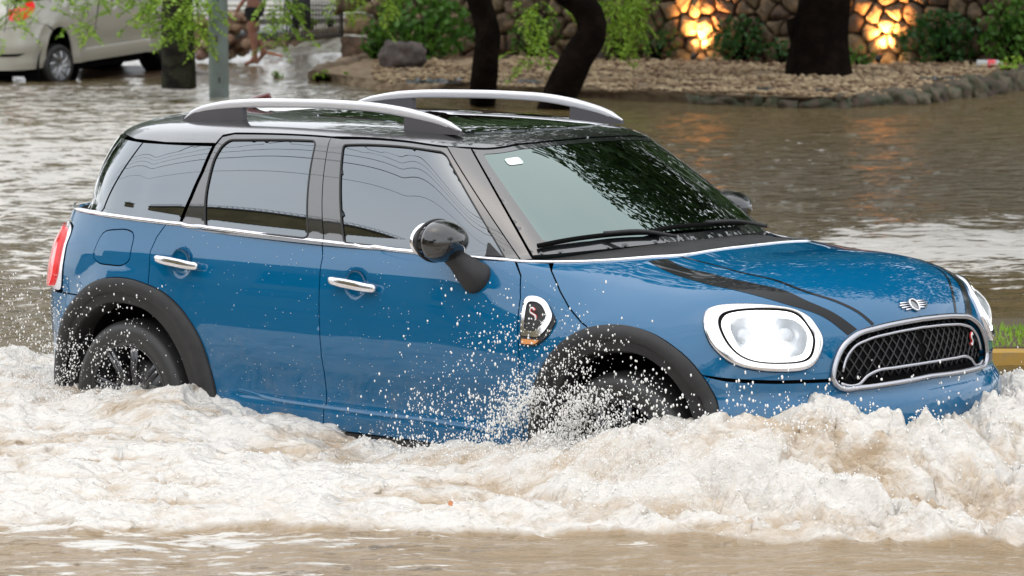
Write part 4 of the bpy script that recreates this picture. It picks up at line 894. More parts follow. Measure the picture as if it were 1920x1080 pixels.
panel('front_body',KB,[(3.70,-.26),(3.89,-.26)]+[tuple(p) for p in kf[5:45]]+[(4.49,-.44),(UB,-.44),(UB,SB.vend(UB)-.002)]+[(u,SB.vend(u)-.001) for u in top_u]+rear_edge+[(3.70,.45)],BEIGE,kia,sym=True)
panel('tailgate',KB,[(0,.02),(.8,.10),(.80,.40),(.8,SB.vend(.8)),(.4,SB.vend(.4)),(0,SB.vend(0))],BEIGE,kia,sym=True)
panel('tail_light',KB,[(.62,.16),(.86,.17),(1.06,.27),(1.10,.37),(1.02,.42),(.92,.36),(.62,.30)],REDL,kia,off=.012,rnd=.05)
panel('bumper_reflector',KB,[(.985,-.10),(1.055,-.10),(1.045,-.19),(1.0,-.19)],REDL,kia,off=.012,rnd=.02); panel('reversing_lens',KB,[(.975,-.02),(1.05,-.02),(1.055,-.10),(.985,-.10)],WHITEL,kia,off=.012,rnd=.02)
panel('bumper_insert',KB,[(0,-.08),(.78,-.08),(.84,-.14),(.83,-.24),(.72,-.27),(0,-.27)],DARK,kia,sym=True,off=.010,rnd=0)
panel('inner_shell',KB,[(0,-.40)]+[(1.14,-.40)]+[(a,b) for a,b in KC[1:-1]]+[(1.86,-.40),(3.83,-.40)]+[(a,b) for a,b in KF[1:-1]]+[(4.56,-.40),(UB,-.40),(UB,SB.vend(UB)-.002)]+[(u,SB.vend(u)-.001) for u in top_u]+[(3,SB.vend(3)),(2,SB.vend(2)),(1,SB.vend(1)),(0,SB.vend(0))],DARK,kia,sym=True,off=-.03,step=.05,flange=0,gap=0)  # black shell behind the panels, makes their gaps read as shade
panel('side_glass',KG,[(1.0,.02),(1.1,.30),(1.55,.36),(3.05,.50),(3.18,.02)],GLASS,kia); panel('roof',KG,[(0,.33),(1.0,.33),(1.53,.37),(3.1,.52),(3.24,.60),(UG,.69)]+[(u,SG.vend(u)-.001) for u in np.linspace(UG,0,60)],BEIGE,kia,sym=True,step=.04)
panel('windscreen',KG,[(3.19,.0),(3.24,.59),(UG,.68),(UG,0)],WSG,kia,sym=True,step=.05); panel('rear_window',KG,[(0,.02),(.98,.02),(1.0,.32),(0,.32)],GLASS,kia,sym=True,step=.05)
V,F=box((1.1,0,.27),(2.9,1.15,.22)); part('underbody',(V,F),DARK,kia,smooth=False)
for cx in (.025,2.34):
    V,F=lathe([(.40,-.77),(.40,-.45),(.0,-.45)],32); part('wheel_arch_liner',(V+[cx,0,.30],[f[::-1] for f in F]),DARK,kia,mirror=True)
    for sg in (1,-1):
        w_=empty('wheel'); w_.parent=kia; w_.location=(cx,0,.285); w_.scale=(1,sg,1)
        part('tyre',lathe([(.19,-.60),(.27,-.61),(.285,-.64),(.285,-.745),(.27,-.775),(.22,-.785),(.20,-.775)],40),RUBBER,w_)
        bars=[lathe([(.20,-.775),(.19,-.765),(.185,-.70),(0.001,-.68)],40)]
        for k in range(8):
            a=2*math.pi*k/8+.3; bars.append(tube([(.03*math.cos(a),-.765,.03*math.sin(a)),(.12*math.cos(a+.15),-.778,.12*math.sin(a+.15)),(.19*math.cos(a+.3),-.768,.19*math.sin(a+.3))],[.022,.016,.020],6))
        part('rim',merged(bars),mat('silver_rim',(.55,.56,.58),.3,.8),w_)
kh=math.radians(54); hd=RGT*math.cos(kh)+FWD*math.sin(kh); lat=np.array([-hd[1],hd[0],0]); kan=math.atan2(hd[1],hd[0])
# rear wheel hub seen at (113,122)
hub=atZ(113,122,47.0); pitch=math.radians(-4.2)
Rk=Matrix.Rotation(kan,4,'Z')@Matrix.Rotation(pitch,4,'Y'); kia.matrix_world=Matrix.Translation(Vector(hub))@Rk@Matrix.Translation(Vector((-.025,.78,-.285)))
# muddy ramp the hatchback stands on
rc=Vector(hub)-Vector((0,0,.30)); V=[]; 
for i in range(30):
    for j in range(24):
        a_,b_=-1.0+i*.135,-.40+j*.10; q=np.array(rc)+hd*a_-lat*(-b_)*1.0; q=np.array(rc)+hd*a_+lat*b_; q[2]=rc.z+.07*a_+.03*fbm(a_*1.5,b_*1.5)-.30*max(0,-.15-b_)-.5*max(0,a_-2.6); V.append(q)
link('muddy_ramp',mesh('muddy_ramp',V,[(i*24+j,(i+1)*24+j,(i+1)*24+j+1,i*24+j+1) for i in range(29) for j in range(23)]),mat('wet_mud',(.11,.065,.04),.35,noise=(3,(.06,.035,.02),.4,.6),bump=(8,.6,.04)),kind='structure')
# ---------------------------------------------------------------- railings, rubble, people
IRON=mat('black_iron',(.012,.012,.012),.45)
fe_=empty('iron_railing',tuple(P3(590,74,.5)),label='black iron railing with pointed bars beside the wet path',category='railing')
fb=P3(590,74,.5); fd=(P3(641,70,.5)-P3(590,74,.5)); fd[2]=0; fl_=np.linalg.norm(fd); fd/=fl_
for i in range(-14,6):
    x=fd*(.125*i+fl_-.02-.6); h=1.25
    link('bar',mesh('bar',*merged([tube([tuple(x+[0,0,0]),tuple(x+[0,0,h])],.016 if i!=5 else .028,6),tube([tuple(x+[0,0,h]),tuple(x+[0,0,h+.05]),tuple(x+[0,0,h+.12])],[.012,.028,.002],6)])),IRON,fe_)
for z_ in (.06,1.12): link('rail',mesh('rail',*tube([tuple(fd*(-2.4)+[0,0,z_]),tuple(fd*(fl_)+[0,0,z_])],.014,6)),IRON,fe_)
RUB=mat('red_brown_rubble',(.22,.12,.08),.85,noise=(6,(.40,.30,.20),.45,.65),bump=(16,.8,.04),rand=.2)
rb_=empty('rubble_heap',tuple(P3(440,104,.35)),label='heap of reddish rubble stones behind the grey pole and the walking legs',category='rubble')
for i in range(46):
    px,py=random.uniform(366,470),random.uniform(20,104); q=P3(px,108,.35)+FWD*random.uniform(.1,.6); q[2]=.35+(106-py)/127; s=random.uniform(.07,.15); link('stone',mesh('stone',*lump(q-P3(440,104,.35)+0,(s,s*.8,s*.75),40+i,2,.35)),RUB,rb_)
for px,py,s,lab in ((532,86,.10,'small reddish stone at the railing foot by the path'),(553,84,.07,'smaller round stone at the railing foot further along'),(505,88,.13,'brown low stone just right of the bare feet'),(545,68,.07,'pale pebble behind the railing bars near the black shoes')):
    link('stone',mesh('stone',*lump(P3(px,py,.36)+[0,0,s*.4],(s,s*.8,s*.7),int(px),3,.3)),RUB,label=lab,category='stone')
q=P3(505,100,.34); V,F=box((0,0,0),(.30,.05,.04)); o=link('orange_board',mesh('orange_board',V,F,False),mat('orange_board',(.55,.20,.08),.6,bump=(20,.2,.01)),label='short orange piece of wood floating by the bare feet',category='board'); o.location=tuple(P3(512,101,.36)); o.rotation_euler=(0,.25,math.atan2(RGT[1],RGT[0])+.1)
# soil bank edge right of the path
c_=[P3(x,y,.36) for x,y in [(590,142),(610,132),(640,126),(665,118),(690,108),(715,96)]]; C_=spl(c_,40)
V,F=tube(C_,.10,12); V[:,2]=np.minimum(V[:,2]+.03*fbm(V[:,0]*5,V[:,1]*5,V[:,2]*5),.5); o=link('soil_ridge',mesh('soil_ridge',V,F),mat('dark_soil',(.12,.08,.05),.9,noise=(8,(.22,.17,.11),.4,.6),bump=(20,.8,.04)),kind='structure')
c_=[P3(x,y,.45) for x,y in [(530,74),(590,66),(640,58),(690,52),(740,50)]]; V,F=tube(spl(c_,40),.10,10); V[:,2]+=.03*fbm(V[:,0]*5,V[:,1]*5,V[:,2]*5); link('path_kerb',mesh('path_kerb',V,F),GRAV,kind='structure')
PALE=mat('pale_paving',(.34,.33,.28),.8,noise=(2,(.28,.26,.22),.4,.6))
ps=empty('paved_steps',tuple(P3(650,40,.5)),label='pale wide steps behind the iron railing',category='steps')
for i in range(4):
    q=P3(650,40-9*i,.5+.04*i)-P3(650,40,.5); V,F=box(q+FWD*2,(14,4.2,.12),[[RGT[0],FWD[0],0],[RGT[1],FWD[1],0],[0,0,1]]); link('step',mesh('step',V,F,False),PALE,ps)
# plants by the railing and weeds
for px,py,w_,h_,lab in ((583,52,30,22,'light green plant left among the railing bars'),(620,50,24,20,'round light green plant right among the railing bars')): shrub(px,py,w_,h_,90,.06,LG,lab,'plant',name='plant',zb=.5)
for px,py,w_,h_,lab in ((595,148,24,10,'small weed at the water edge left of the soil ridge'),(612,146,22,14,'bright weed under the soil ridge end'),(650,149,14,14,'single bright weed on the gravel edge left of the boulder'),(520,149,24,16,'low grass patch in foam right of the grey pole'),(1388,166,14,12,'tiny green weed on the open gravel'),(1100,150,16,12,'tiny weed on the gravel right of the bent trunk')): shrub(px,py,w_,h_,60,.045,LG,lab,'weed',name='weed',zb=.26 if px==520 else .33)
# black plastic sheeting
SHEET=mat('black_plastic_sheet',(.012,.018,.018),.3,coat=.6)
def sheet(px0,px1,py,hh,lab,zb=GZ):
    a,b=P3(px0,py,zb),P3(px1,py,zb); n,m=70,12; V=[]
    for j in range(m):
        for i in range(n):
            t=i/(n-1); wd_=math.sin(math.pi*min(max(t,.02),.98))**.4*hh*(.6+.5*fbm(t*5+px0,.3)); q=a+(b-a)*t+FWD*wd_*(j/(m-1)-.5)*4; q=q+[0,0,.02+.07*abs(fbm(t*9+px0,j*.35,0,3))*hh*8*math.sin(math.pi*j/(m-1))]; V.append(q)
    F=[(j*n+i,j*n+i+1,(j+1)*n+i+1,(j+1)*n+i) for j in range(m-1) for i in range(n-1)]; link('plastic_sheet',mesh('plastic_sheet',V,F),SHEET,label=lab,category='sheet')
sheet(762,1020,158,.16,'crumpled black sheet lying on the gravel behind the rear roof rail'); sheet(1725,1860,152,.15,'crumpled black sheet lying over the stone kerb near the bottle'); sheet(1418,1450,171,.09,'small dark scrap on the gravel below the tiny weed'); sheet(1530,1562,172,.06,'flat dark scrap at the kerb below the thick trunk')
# plastic bottle
q=P3(1857,128,GZ); bt=empty('plastic_bottle',tuple(q+[0,0,.06]),label='clear plastic bottle with red label lying on the gravel',category='bottle'); bt.rotation_euler=(0,0,math.atan2(RGT[1],RGT[0])+math.radians(-6))
CP_=bpy.data.materials.new('clear_pet'); CP_.use_nodes=True; p=CP_.node_tree.nodes['Principled BSDF']; p.inputs['Base Color'].default_value=(.8,.85,.85,1); p.inputs['Roughness'].default_value=.1; p.inputs['Alpha'].default_value=.55
V,F=lathe([(.001,-.19),(.045,-.19),(.055,-.17),(.055,.05),(.05,.10),(.025,.16),(.018,.19)],24,'z'); rot=lambda V:np.stack([V[:,2],V[:,0],V[:,1]],1); part('body',(rot(V),F),CP_,bt)
V,F=lathe([(.0565,-.04),(.0575,-.03),(.0575,.06),(.0565,.07)],24,'z'); part('label_band',(rot(V),F),mat('red_label',(.75,.03,.05),.4,noise=(60,(.85,.8,.8),.56,.6)),bt)
V,F=lathe([(.021,.18),(.022,.185),(.022,.21),(.001,.212)],16,'z'); part('cap',(rot(V),F),REDM,bt)
# ---------------------------------------------------------------- people
SKIN=mat('brown_skin',(.33,.15,.095),.5,noise=(9,(.26,.11,.07),.4,.6)); BLK=mat('black_cloth',(.012,.012,.015),.85); SHIRT=mat('grey_shirt',(.16,.17,.19),.9); HAIR=mat('black_hair',(.01,.008,.007),.6); SHOE=mat('black_shoe',(.012,.012,.012),.5)
def skin(name,verts,edges,rad,m,parent,root=0,sub=2):
    me=bpy.data.meshes.new(name); me.from_pydata(verts,edges,[]); o=link(name,me,m,parent); o.modifiers.new('skin','SKIN'); 
    for i,r in enumerate(rad): me.skin_vertices[0].data[i].radius=(r,r) if np.isscalar(r) else r
    me.skin_vertices[0].data[root].use_root=True; s=o.modifiers.new('sub','SUBSURF'); s.levels=sub; s.render_levels=sub
    dg=bpy.context.evaluated_depsgraph_get(); dg.update(); m2=bpy.data.meshes.new_from_object(o.evaluated_get(dg)); o.modifiers.clear(); o.data=m2
    m2.polygons.foreach_set('use_smooth',np.full(len(m2.polygons),True)); return o
def person(base,face,lab,hips,legs,upper,shoes=False,cloth_to='knee'):
    """local frame: x = walking direction, y = left, z up"""
    p=empty('person',tuple(base),math.atan2(face[1],face[0]),label=lab,category='person')
    Vv=[(0,0,hips),(0,0,hips+.22),(.01,0,hips+.42),(.02,0,hips+.54),(.03,0,hips+.62),(.04,0,hips+.72),(.03,0,hips+.80)]; R=[(.13,.16),(.11,.14),(.12,.17),(.06,.08),(.05,.05),(.085,.075),(.07,.065)]; E=[(0,1),(1,2),(2,3),(3,4),(4,5),(5,6)]
    for s,(kn,an,heel,toe) in zip((1,-1),legs):
        n=len(Vv); Vv+=[(0,.09*s,hips-.06),kn,((kn[0]+an[0])/2-.01,(kn[1]+an[1])/2,(kn[2]+an[2])/2+.04),an,toe]; R+=[.10,.062,.055,.036,(.032,.026)]; E+=[(0,n),(n,n+1),(n+1,n+2),(n+2,n+3),(n+3,n+4)]
        n=len(Vv); Vv.append(heel); R.append(.028); E.append((n-2,n))
    hands=[]
    for s in(1,-1):
        n=len(Vv); hx=.12*s*upper; Vv+=[(.01,.19*s,hips+.50),(-.02+hx*.3,.25*s,hips+.22),(.06+hx,.24*s,hips+.0),(.10+hx,.23*s,hips-.08)]; R+=[.055,.042,.030,(.038,.018)]; E+=[(3,n),(n,n+1),(n+1,n+2),(n+2,n+3)]; hands.append((.10+hx,.23*s,hips-.08))
    skin('body',Vv,E,R,SKIN,p)
    for h in hands:
        f=[tube([(h[0]+.0,h[1]+.012*(k-1.5),h[2]),(h[0]+.02,h[1]+.014*(k-1.5),h[2]-.045),(h[0]+.01,h[1]+.013*(k-1.5),h[2]-l)],[.010,.009,.007],6) for k,l in enumerate((.08,.09,.085,.07))]+[tube([(h[0]+.01,h[1]-.02,h[2]+.03),(h[0]+.05,h[1]-.02,h[2]-.01)],[.011,.008],6)]; part('fingers',merged(f),SKIN,p)
    # clothes
    Vv=[(0,0,hips+.02),(0,0,hips+.20),(.01,0,hips+.40),(.02,0,hips+.50)];R=[(.145,.175),(.13,.16),(.14,.19),(.08,.10)];E=[(0,1),(1,2),(2,3)]
    for s in(1,-1): n=len(Vv);Vv+=[(.01,.19*s,hips+.49),(-.01,.24*s,hips+.30)];R+=[.075,.062];E+=[(3,n),(n,n+1)]
    skin('shirt',Vv,E,R,SHIRT,p)
    Vv=[(0,0,hips+.08)];R=[(.15,.18)];E=[]
    for s,(kn,an,heel,toe) in zip((1,-1),legs):
        n=len(Vv); a=np.array((0,.09*s,hips-.06));k=np.array(kn); e=[a,a*.35+k*.65] if cloth_to=='knee' else [a,k,np.array(an)+[0,0,.0]]
        Vv+=[tuple(v) for v in e]; R+=[.12,.105] if cloth_to=='knee' else [.12,.085,.07]; E+=[(0,n)]+[(n+i,n+i+1) for i in range(len(e)-1)]
    skin('shorts' if cloth_to=='knee' else 'trousers',Vv,E,R,BLK,p)
    if shoes:
        for s,(kn,an,heel,toe) in zip((1,-1),legs): part('shoe',tube(spl([heel,(np.array(heel)+toe)/2+[0,0,.02],np.array(toe)+[.03,0,0]],8),[.03,.045,.05,.05,.05,.048,.04,.02],10),SHOE,p)
    V,F=ICO[3]; part('hair',((V*[.105,.088,.095])[:,:]+[.02,0,hips+.80],[f for f in F]),HAIR,p)
    for s in(1,-1): part('eye',(ICO[1][0]*.009+[.115,.03*s,hips+.745],ICO[1][1]),HAIR,p); part('ear',(ICO[2][0]*[.018,.01,.028]+[.03,.078*s,hips+.735],ICO[2][1]),SKIN,p)
    part('nose',(ICO[2][0]*[.018,.013,.02]+[.125,0,hips+.725],ICO[2][1]),SKIN,p); part('mouth',(ICO[2][0]*[.008,.022,.006]+[.112,0,hips+.69],ICO[2][1]),REDM,p)
    return p
fp=P3(477,123,.265); 
person(fp,-RGT+FWD*.1,'barefoot person in black shorts wading left past the rubble heap',.90,
 [((.02,.08,.50),(-.03,.07,.09),(-.06,.07,.03),(.15,.07,.02)),((.06,-.05,.52),(-.15,-.05,.20),(-.19,-.05,.19),(-.02,-.06,.03))],1)
fp2=P3(566,66,.42)
person(fp2,-FWD*.6-RGT*.6,'person in black trousers and black shoes standing behind the iron railing',.92,
 [((.03,.13,.49),(.0,.15,.09),(-.05,.15,.04),(.14,.16,.03)),((.02,-.13,.49),(-.02,-.15,.09),(-.07,-.15,.04),(.12,-.16,.03))],0,True,'ankle')
# ---------------------------------------------------------------- grass island with yellow kerb behind the bonnet
isl=empty('traffic_island',label='grass topped island with a yellow kerb behind the front of the blue car',category='island')
q0=P3(1790,662,.33); V,F=box((0,0,0),(7,.16,.20)); o=link('kerb_block',mesh('kerb_block',V,F,False),mat('yellow_kerb_paint',(.42,.25,.05),.6,noise=(7,(.30,.22,.12),.5,.65),bump=(40,.3,.01)),isl); R3=[[RGT[0],FWD[0],0],[RGT[1],FWD[1],0],[0,0,1]]; RM=Matrix([[RGT[0],FWD[0],0],[RGT[1],FWD[1],0],[0,0,1]]).to_4x4()
o.matrix_world=Matrix.Translation(Vector(q0+RGT*3.6+[0,0,-.09]))@RM
V,F=box((0,0,0),(7,1.2,.20)); o=link('soil',mesh('soil',V,F,False),mat('island_soil',(.08,.06,.03),.9),isl); o.matrix_world=Matrix.Translation(Vector(q0+RGT*3.6+FWD*.68+[0,0,-.085]))@RM
n=2600; P=q0+RGT*RNG.uniform(.12,2.5,(n,1))+FWD*RNG.uniform(.08,.9,(n,1)); P[:,2]=.345
V,F=leaves(P,.06,.12,updir=np.array([0,0,1.6]),jit=.6); link('grass',mesh('grass',V,F),LG,isl,kind='stuff')
# ---------------------------------------------------------------- the street behind the camera, seen in the paint and glass
OCH=mat('ochre_render',(.30,.25,.12),.85,noise=(.8,(.22,.18,.09),.4,.6)); DG=mat('dark_window',(.02,.022,.025),.15,coat=1); WHW=mat('white_render',(.34,.335,.31),.85,noise=(.6,(.24,.235,.22),.4,.6)); GRY=mat('grey_render',(.14,.14,.14),.85)
def block(x0,x1,y0,y1,h,m,lab,rows=2,roofm=None):
    b=empty('building',((x0+x1)/2,(y0+y1)/2,0),label=lab,category='building'); w_,d_=x1-x0,y1-y0
    link('wall',mesh('wall',*box((0,0,h/2),(w_,d_,h)),smooth=False),m,b); link('roof',mesh('roof',*box((0,0,h+.12),(w_+.3,d_+.3,.24)),smooth=False),roofm or GRY,b)
    n=int(w_/2.6)
    for r_ in range(rows):
        for i in range(n):
            x=-w_/2+(i+.5)*w_/n; z=1.6+2.7*r_
            if z+.7>h: continue
            f=link('window',mesh('window',*box((x,d_/2+.02,z),(1.3,.1,1.2)),smooth=False),WHW,b); link('pane',mesh('pane',*box((x,d_/2+.06,z),(1.15,.08,1.05)),smooth=False),DG,f)
    return b
block(-30,-9,-26,-17,8.6,OCH,'long ochre two storey building across the street behind the camera',2)
block(-8.5,2,-30,-21,6.2,WHW,'low white building beside the ochre one across the street',1)
block(3,14,-31,-22,5.2,GRY,'grey two storey building across the street from the car',2)
block(-44,-28,-30,-20,6.5,WHW,'taller white building at the far end of the opposite pavement',2)
rzw=[]; 
for i in range(60):
    x=-30+i*.35; 
    for s in (1,-1): rzw.append(tube([(x,-17.1,8.85),(x+.35,-17.1,9.4)] if s>0 else [(x,-17.1,9.4),(x+.35,-17.1,8.85)],.018,4))
rzw+=[tube([(-30,-17.1,z),(-9,-17.1,z)],.02,4) for z in (8.85,9.4)]
link('security_lattice',mesh('security_lattice',*merged(rzw),smooth=False),IRON,label='wire lattice along the parapet of the ochre building',category='fence')
for i,(y,z0,z1,r_) in enumerate(((-5.2,9.2,9.9,.018),(-5.6,8.9,9.4,.026),(-5.0,9.9,10.2,.014),(-6.6,8.3,8.6,.016),(-4.8,10.3,10.8,.026))):
    P=[(x,y,z0+(z1-z0)*(x+40)/60+.9*((x+10)/30)**2-.5) for x in np.linspace(-40,20,30)]; link('overhead_cable',mesh('overhead_cable',*tube(P,r_,5)),IRON,label=['lower of two thin black cables over the street','thick sagging black cable over the street','thinnest black cable over the street','lowest black cable nearest the camera side','thick topmost black cable nearest the blue car'][i],category='cable',group='overhead cables')
def plain_tree(base,h,c,r,lab,n=6000,ls=.3,bark=BARK,cl=2.2):
    base=np.array(base,float);c=np.array(c,float); o=empty('street_tree',tuple(base),label=lab,category='tree'); ps_=[tube(spl([(0,0,0),(.1,0,h*.5),tuple(np.array([c[0]-base[0],c[1]-base[1],0])*.3+[0,0,h])],12),np.linspace(.3,.2,12),12)]
    for i in range(12): e=inell(1,c-base,np.array(r)*.8)[0]; ps_.append(tube(spl([(.1,0,h*.9),tuple(e*.5+np.array([0,0,h*.6])),tuple(e)],8),np.linspace(.15,.03,8),6))
    link('trunk',mesh('trunk',*merged(ps_)),bark,o); V,F=leaves(inell(n,c-base,np.array(r,float),.42,cl,base[0]),ls,.5); link('crown',mesh('crown',V,F),LCR,o,kind='stuff')
# its crown hangs over the street beyond the car, above the frame, and shows in the windscreen
q=CAM_C*[1,1,0]+FWD*29+RGT*9.5; plain_tree(q,4.0,(-2.6,11.8,9.8),(9.5,6.3,6.4),'large street tree whose crown overhangs the road beyond the blue car',30000,.36,cl=1.6)
q=CAM_C*[1,1,0]+FWD*34-RGT*12; plain_tree(q,4.5,q+[0,0,8],(5,5,3.6),'street tree left of the parked beige hatchback')
plain_tree((16,-24,0),3.5,(16,-22,7.5),(5,4,3.4),'street tree across the road near the grey building')
plain_tree((24,4,0),4,(24,4,8),(6,6,4),'street tree further down the road ahead of the car')

for i,(zz,s_,r_) in enumerate(((60,-17,(7,5,6.4)),(60,-9,(7,5,6.2)),(58,-1,(6.5,5,6.2)),(57,8,(7,5,7.4)),(60,17,(8,5,7.6)),(66,4,(10,5,10)),(66,22,(10,5,10)),(64,-20,(8,5,5)),(58,27,(7,5,6)),(54,37,(8,6,6.5)),(60,-30,(8,6,6.5)))):  # unseen trees, most added to block low sky from the water's reflection
    q=CAM_C*[1,1,0]+FWD*zz+RGT*s_; plain_tree(q,4.5,q+[0,0,r_[2]+2.7],r_,['unseen added tree beyond the parked hatchback at the far left','tree beyond the parked hatchback','unseen added tree beyond the paved steps','unseen added tree behind the stone wall at the leafy bush','unseen added tree behind the stone wall near the right lamp','unseen added tall tree standing well behind the wall middle','unseen added tall tree standing well behind the wall end','unseen added tree far beyond the hatchback roof','tree past the right end of the stone wall','tree at the far right side of the flooded road','tree at the far left side of the flooded road'][i],10000,.5,cl=1.5)
# ---------------------------------------------------------------- flood water
CP3=[(-1.4,-1.3,.30),(-.75,-1.1,.36),(-.47,-1.0,.34),(-.16,-1.0,.34),(.07,-1.0,.36),(.33,-1.0,.40),(.50,-1.0,.44),(.60,-1.0,.34),(.77,-1.0,.335),(1.02,-1.0,.36),(1.23,-1.0,.345),(1.35,-1.0,.29),(1.66,-1.0,.28),(1.95,-1.0,.31),(2.18,-1.02,.38),(2.37,-1.02,.42),(2.57,-1.02,.45),(2.75,-1.02,.49),(2.95,-1.0,.55),(3.1,-.97,.57),(3.20,-.95,.60),(3.29,-.88,.62),(3.36,-.78,.59),(3.42,-.70,.61),(3.50,-.62,.61),(3.54,-.5,.53),(3.56,-.38,.44),(3.58,-.28,.48),(3.60,-.15,.53),(3.60,.0,.54),(3.58,.25,.53),(3.50,.6,.52),(3.3,.95,.48),(2.6,1.1,.40),(1.5,1.1,.34),(0,1.1,.32),(-1,0,.26),(-1.3,.8,.28)]
# outward flank of the bow wave and the turbulent wake
CP3+=[(3.75,-1.15,.50),(3.45,-1.35,.48),(3.05,-1.45,.44),(2.65,-1.5,.40),(2.2,-1.5,.37),(1.7,-1.45,.33),(1.1,-1.5,.33),(.5,-1.5,.35),(0,-1.5,.33),(-.6,-1.6,.32),(4.1,-.8,.46),(4.2,-.2,.42),(4.2,.5,.42),(3.9,-1.6,.40),(3.4,-1.9,.37),(2.8,-2.0,.35),(2.2,-2.05,.34),(1.4,-2.1,.32),(.5,-2.1,.31),(-.4,-2.2,.30),(4.6,-1.1,.38),(4.8,-.3,.36)]
CP3=np.array(CP3); CP3[:,2]-=.065*sstep(1.7,2.7,CP3[:,0])+.022; CP3[38:,2]-=.06
def footdist(x,y):
    qx=np.abs(x-1.29)-(2.12-.35);qy=np.abs(y)-(.91-.35); return np.hypot(np.maximum(qx,0),np.maximum(qy,0))+np.minimum(np.maximum(qx,qy),0)-.35
def camsd(x,y):
    dx,dy=x-CAM_C[0],y-CAM_C[1]; return dx*FWD[0]+dy*FWD[1],dx*RGT[0]+dy*RGT[1]
def water(x,y):
    """returns height, turbulence 0..1, lateral shift"""
    Z,s=camsd(x,y); d=footdist(x,y)
    # bow wave by inverse distance weighting, fading outwards
    num=np.zeros_like(x);den=np.full_like(x,1e-9)
    for cx,cy,h in CP3:
        w_=1/((x-cx)**2+(y-cy)**2+.008)**2; num+=w_*(h-WATER_Z); den+=w_
    fade=1-sstep(.22,.92,d+.2*fbm(x*1.3,y*1.3,3,2)); B=num/den*fade
    # foam front towards the camera: ends about 11.4 m from the lens
    edge=11.33-.30*sstep(-.6,1.2,s)+.12*fbm(s*1.3,2.2,0,3)+.09*fbm(s*6,Z*3,6,4)
    T=sstep(edge-.06,edge+.16,Z)*(1-sstep(2.6,3.6,d))
    left=sstep(.6,-.3,(x+1.0))  # wake behind the car
    T=np.maximum(T,.55*sstep(3.2,1.2,np.hypot(x+1.8,y+1.0))*sstep(edge-.06,edge+.2,Z))
    T=T*np.where(y>0,sstep(1.1,.35,d),1)
    a=T*(.5+.9*sstep(-.6,1.8,s))
    big=fbm(x*1.0+y*.3,y*2.0,5,3)*.05+billow(x*2.3,y*3.2,1,4,.55)*.055
    fine=billow(x*8,y*10,2,5,.60)*.0165
    step=.05*T*(1+.5*fbm(s*2,0,9,2))
    h=B+a*(big+fine)+step*.7
    # travelling ripples everywhere
    wv=fbm(s*1.2+Z*.4,Z*1.5,11,3)*.026+fbm(s*3.0,Z*4.5,12,4)*(.009+.012*sstep(0,-2.5,s))*sstep(10.5,17,Z)+fbm(s*3.5,Z*5,12,4)*.006+.022*sstep(9.0,0,np.abs(Z-24))*fbm(s*.7,Z*.9,4,2)*(.4+.6*sstep(2,-4,s))
    wv=wv*np.where(Z>30,np.clip(30/Z,.5,1),1)
    cham=.05*T*fbm(x*4,y*4,21,3)
    return WATER_Z+h+wv*(1-.5*T),T,cham
zr=np.concatenate([np.arange(9.2,11.2,.02),np.arange(11.2,14.6,.0095),np.arange(14.6,20,.03),np.geomspace(20,58,330)])
ta=np.concatenate([np.linspace(-.36,-.202,70),np.linspace(-.20,.20,680),np.linspace(.202,.36,70)])
Zg,Tg=np.meshgrid(zr,ta,indexing='ij'); sg_=Tg*Zg; X=CAM_C[0]+FWD[0]*Zg+RGT[0]*sg_; Y=CAM_C[1]+FWD[1]*Zg+RGT[1]*sg_
H,T,ch=water(X,Y)
X2=X+ch*RGT[0]*1.2-ch*FWD[0]*.8; Y2=Y+ch*RGT[1]*1.2-ch*FWD[1]*.8
nr_,nc_=X.shape; idx=np.arange(nr_*nc_).reshape(nr_,nc_); F=np.stack([idx[:-1,:-1],idx[:-1,1:],idx[1:,1:],idx[1:,:-1]],-1).reshape(-1,4)
d=footdist(X,Y); inside=(d<-.22); ok=~(inside[:-1,:-1]&inside[1:,1:]).ravel(); F=F[ok]
me=mesh('water',np.stack([X2,Y2,H],-1).reshape(-1,3),F)
fo=np.clip(T,0,1); at_=me.attributes.new('turbulence','FLOAT','POINT'); at_.data.foreach_set('value',fo.ravel().astype(np.float32))
hh=(H-WATER_Z); at2=me.attributes.new('trough','FLOAT','POINT'); tr_=np.clip(.5-6*(billow(X*2.3,Y*3.2,1,3,.55)*.06+fbm(X*1.0+Y*.3,Y*2.0,5,2)*.06),0,1); at2.data.foreach_set('value',tr_.ravel().astype(np.float32))  # mask of the hollows, feeds mud tone and painted shade
# streaky foam, partly painted sky reflection, on the open water: dense upstream (left), thin on the right
Zc,sc2=Zg,sg_; u_=Tg
cover=.29+.29*sstep(.02,-.09,u_)*sstep(16,22,Zg)-.05*sstep(.0,.1,u_)
cover=cover+.48*sstep(.05,.11,u_)*np.exp(-((Zg-21.5)/2.6)**2)        # pale band behind the bonnet
cover=cover-.35*sstep(45.0,47.0,Zg)*(u_<-.03)
cover=cover-.30*np.exp(-((u_+.095)/.018)**2)*sstep(43,40,Zg)*sstep(30,38,Zg)*.0
cover=cover+(.09+.12*sstep(.02,-.1,u_))*(Zg<11.8)+.10*np.exp(-((Zg-31)/4)**2)  # foreground foam, added where near water mirrors brighter sky
at3=me.attributes.new('foam_sky_cover','FLOAT','POINT'); at3.data.foreach_set('value',np.clip(cover,0,1).ravel().astype(np.float32))
at4=me.attributes.new('silt_sky_tone','FLOAT','POINT'); at4.data.foreach_set('value',np.clip(T*.9+.85*sstep(13.2,11.8,Zg),0,1).ravel().astype(np.float32))  # silt in the churn; foreground part paints brighter sky reflection as paler water
WM=bpy.data.materials.new('muddy_flood_water'); WM.use_nodes=True; nt=WM.node_tree; nt.nodes.clear(); L=nt.links.new
o_=node(nt,'ShaderNodeOutputMaterial'); geo=node(nt,'ShaderNodeNewGeometry')
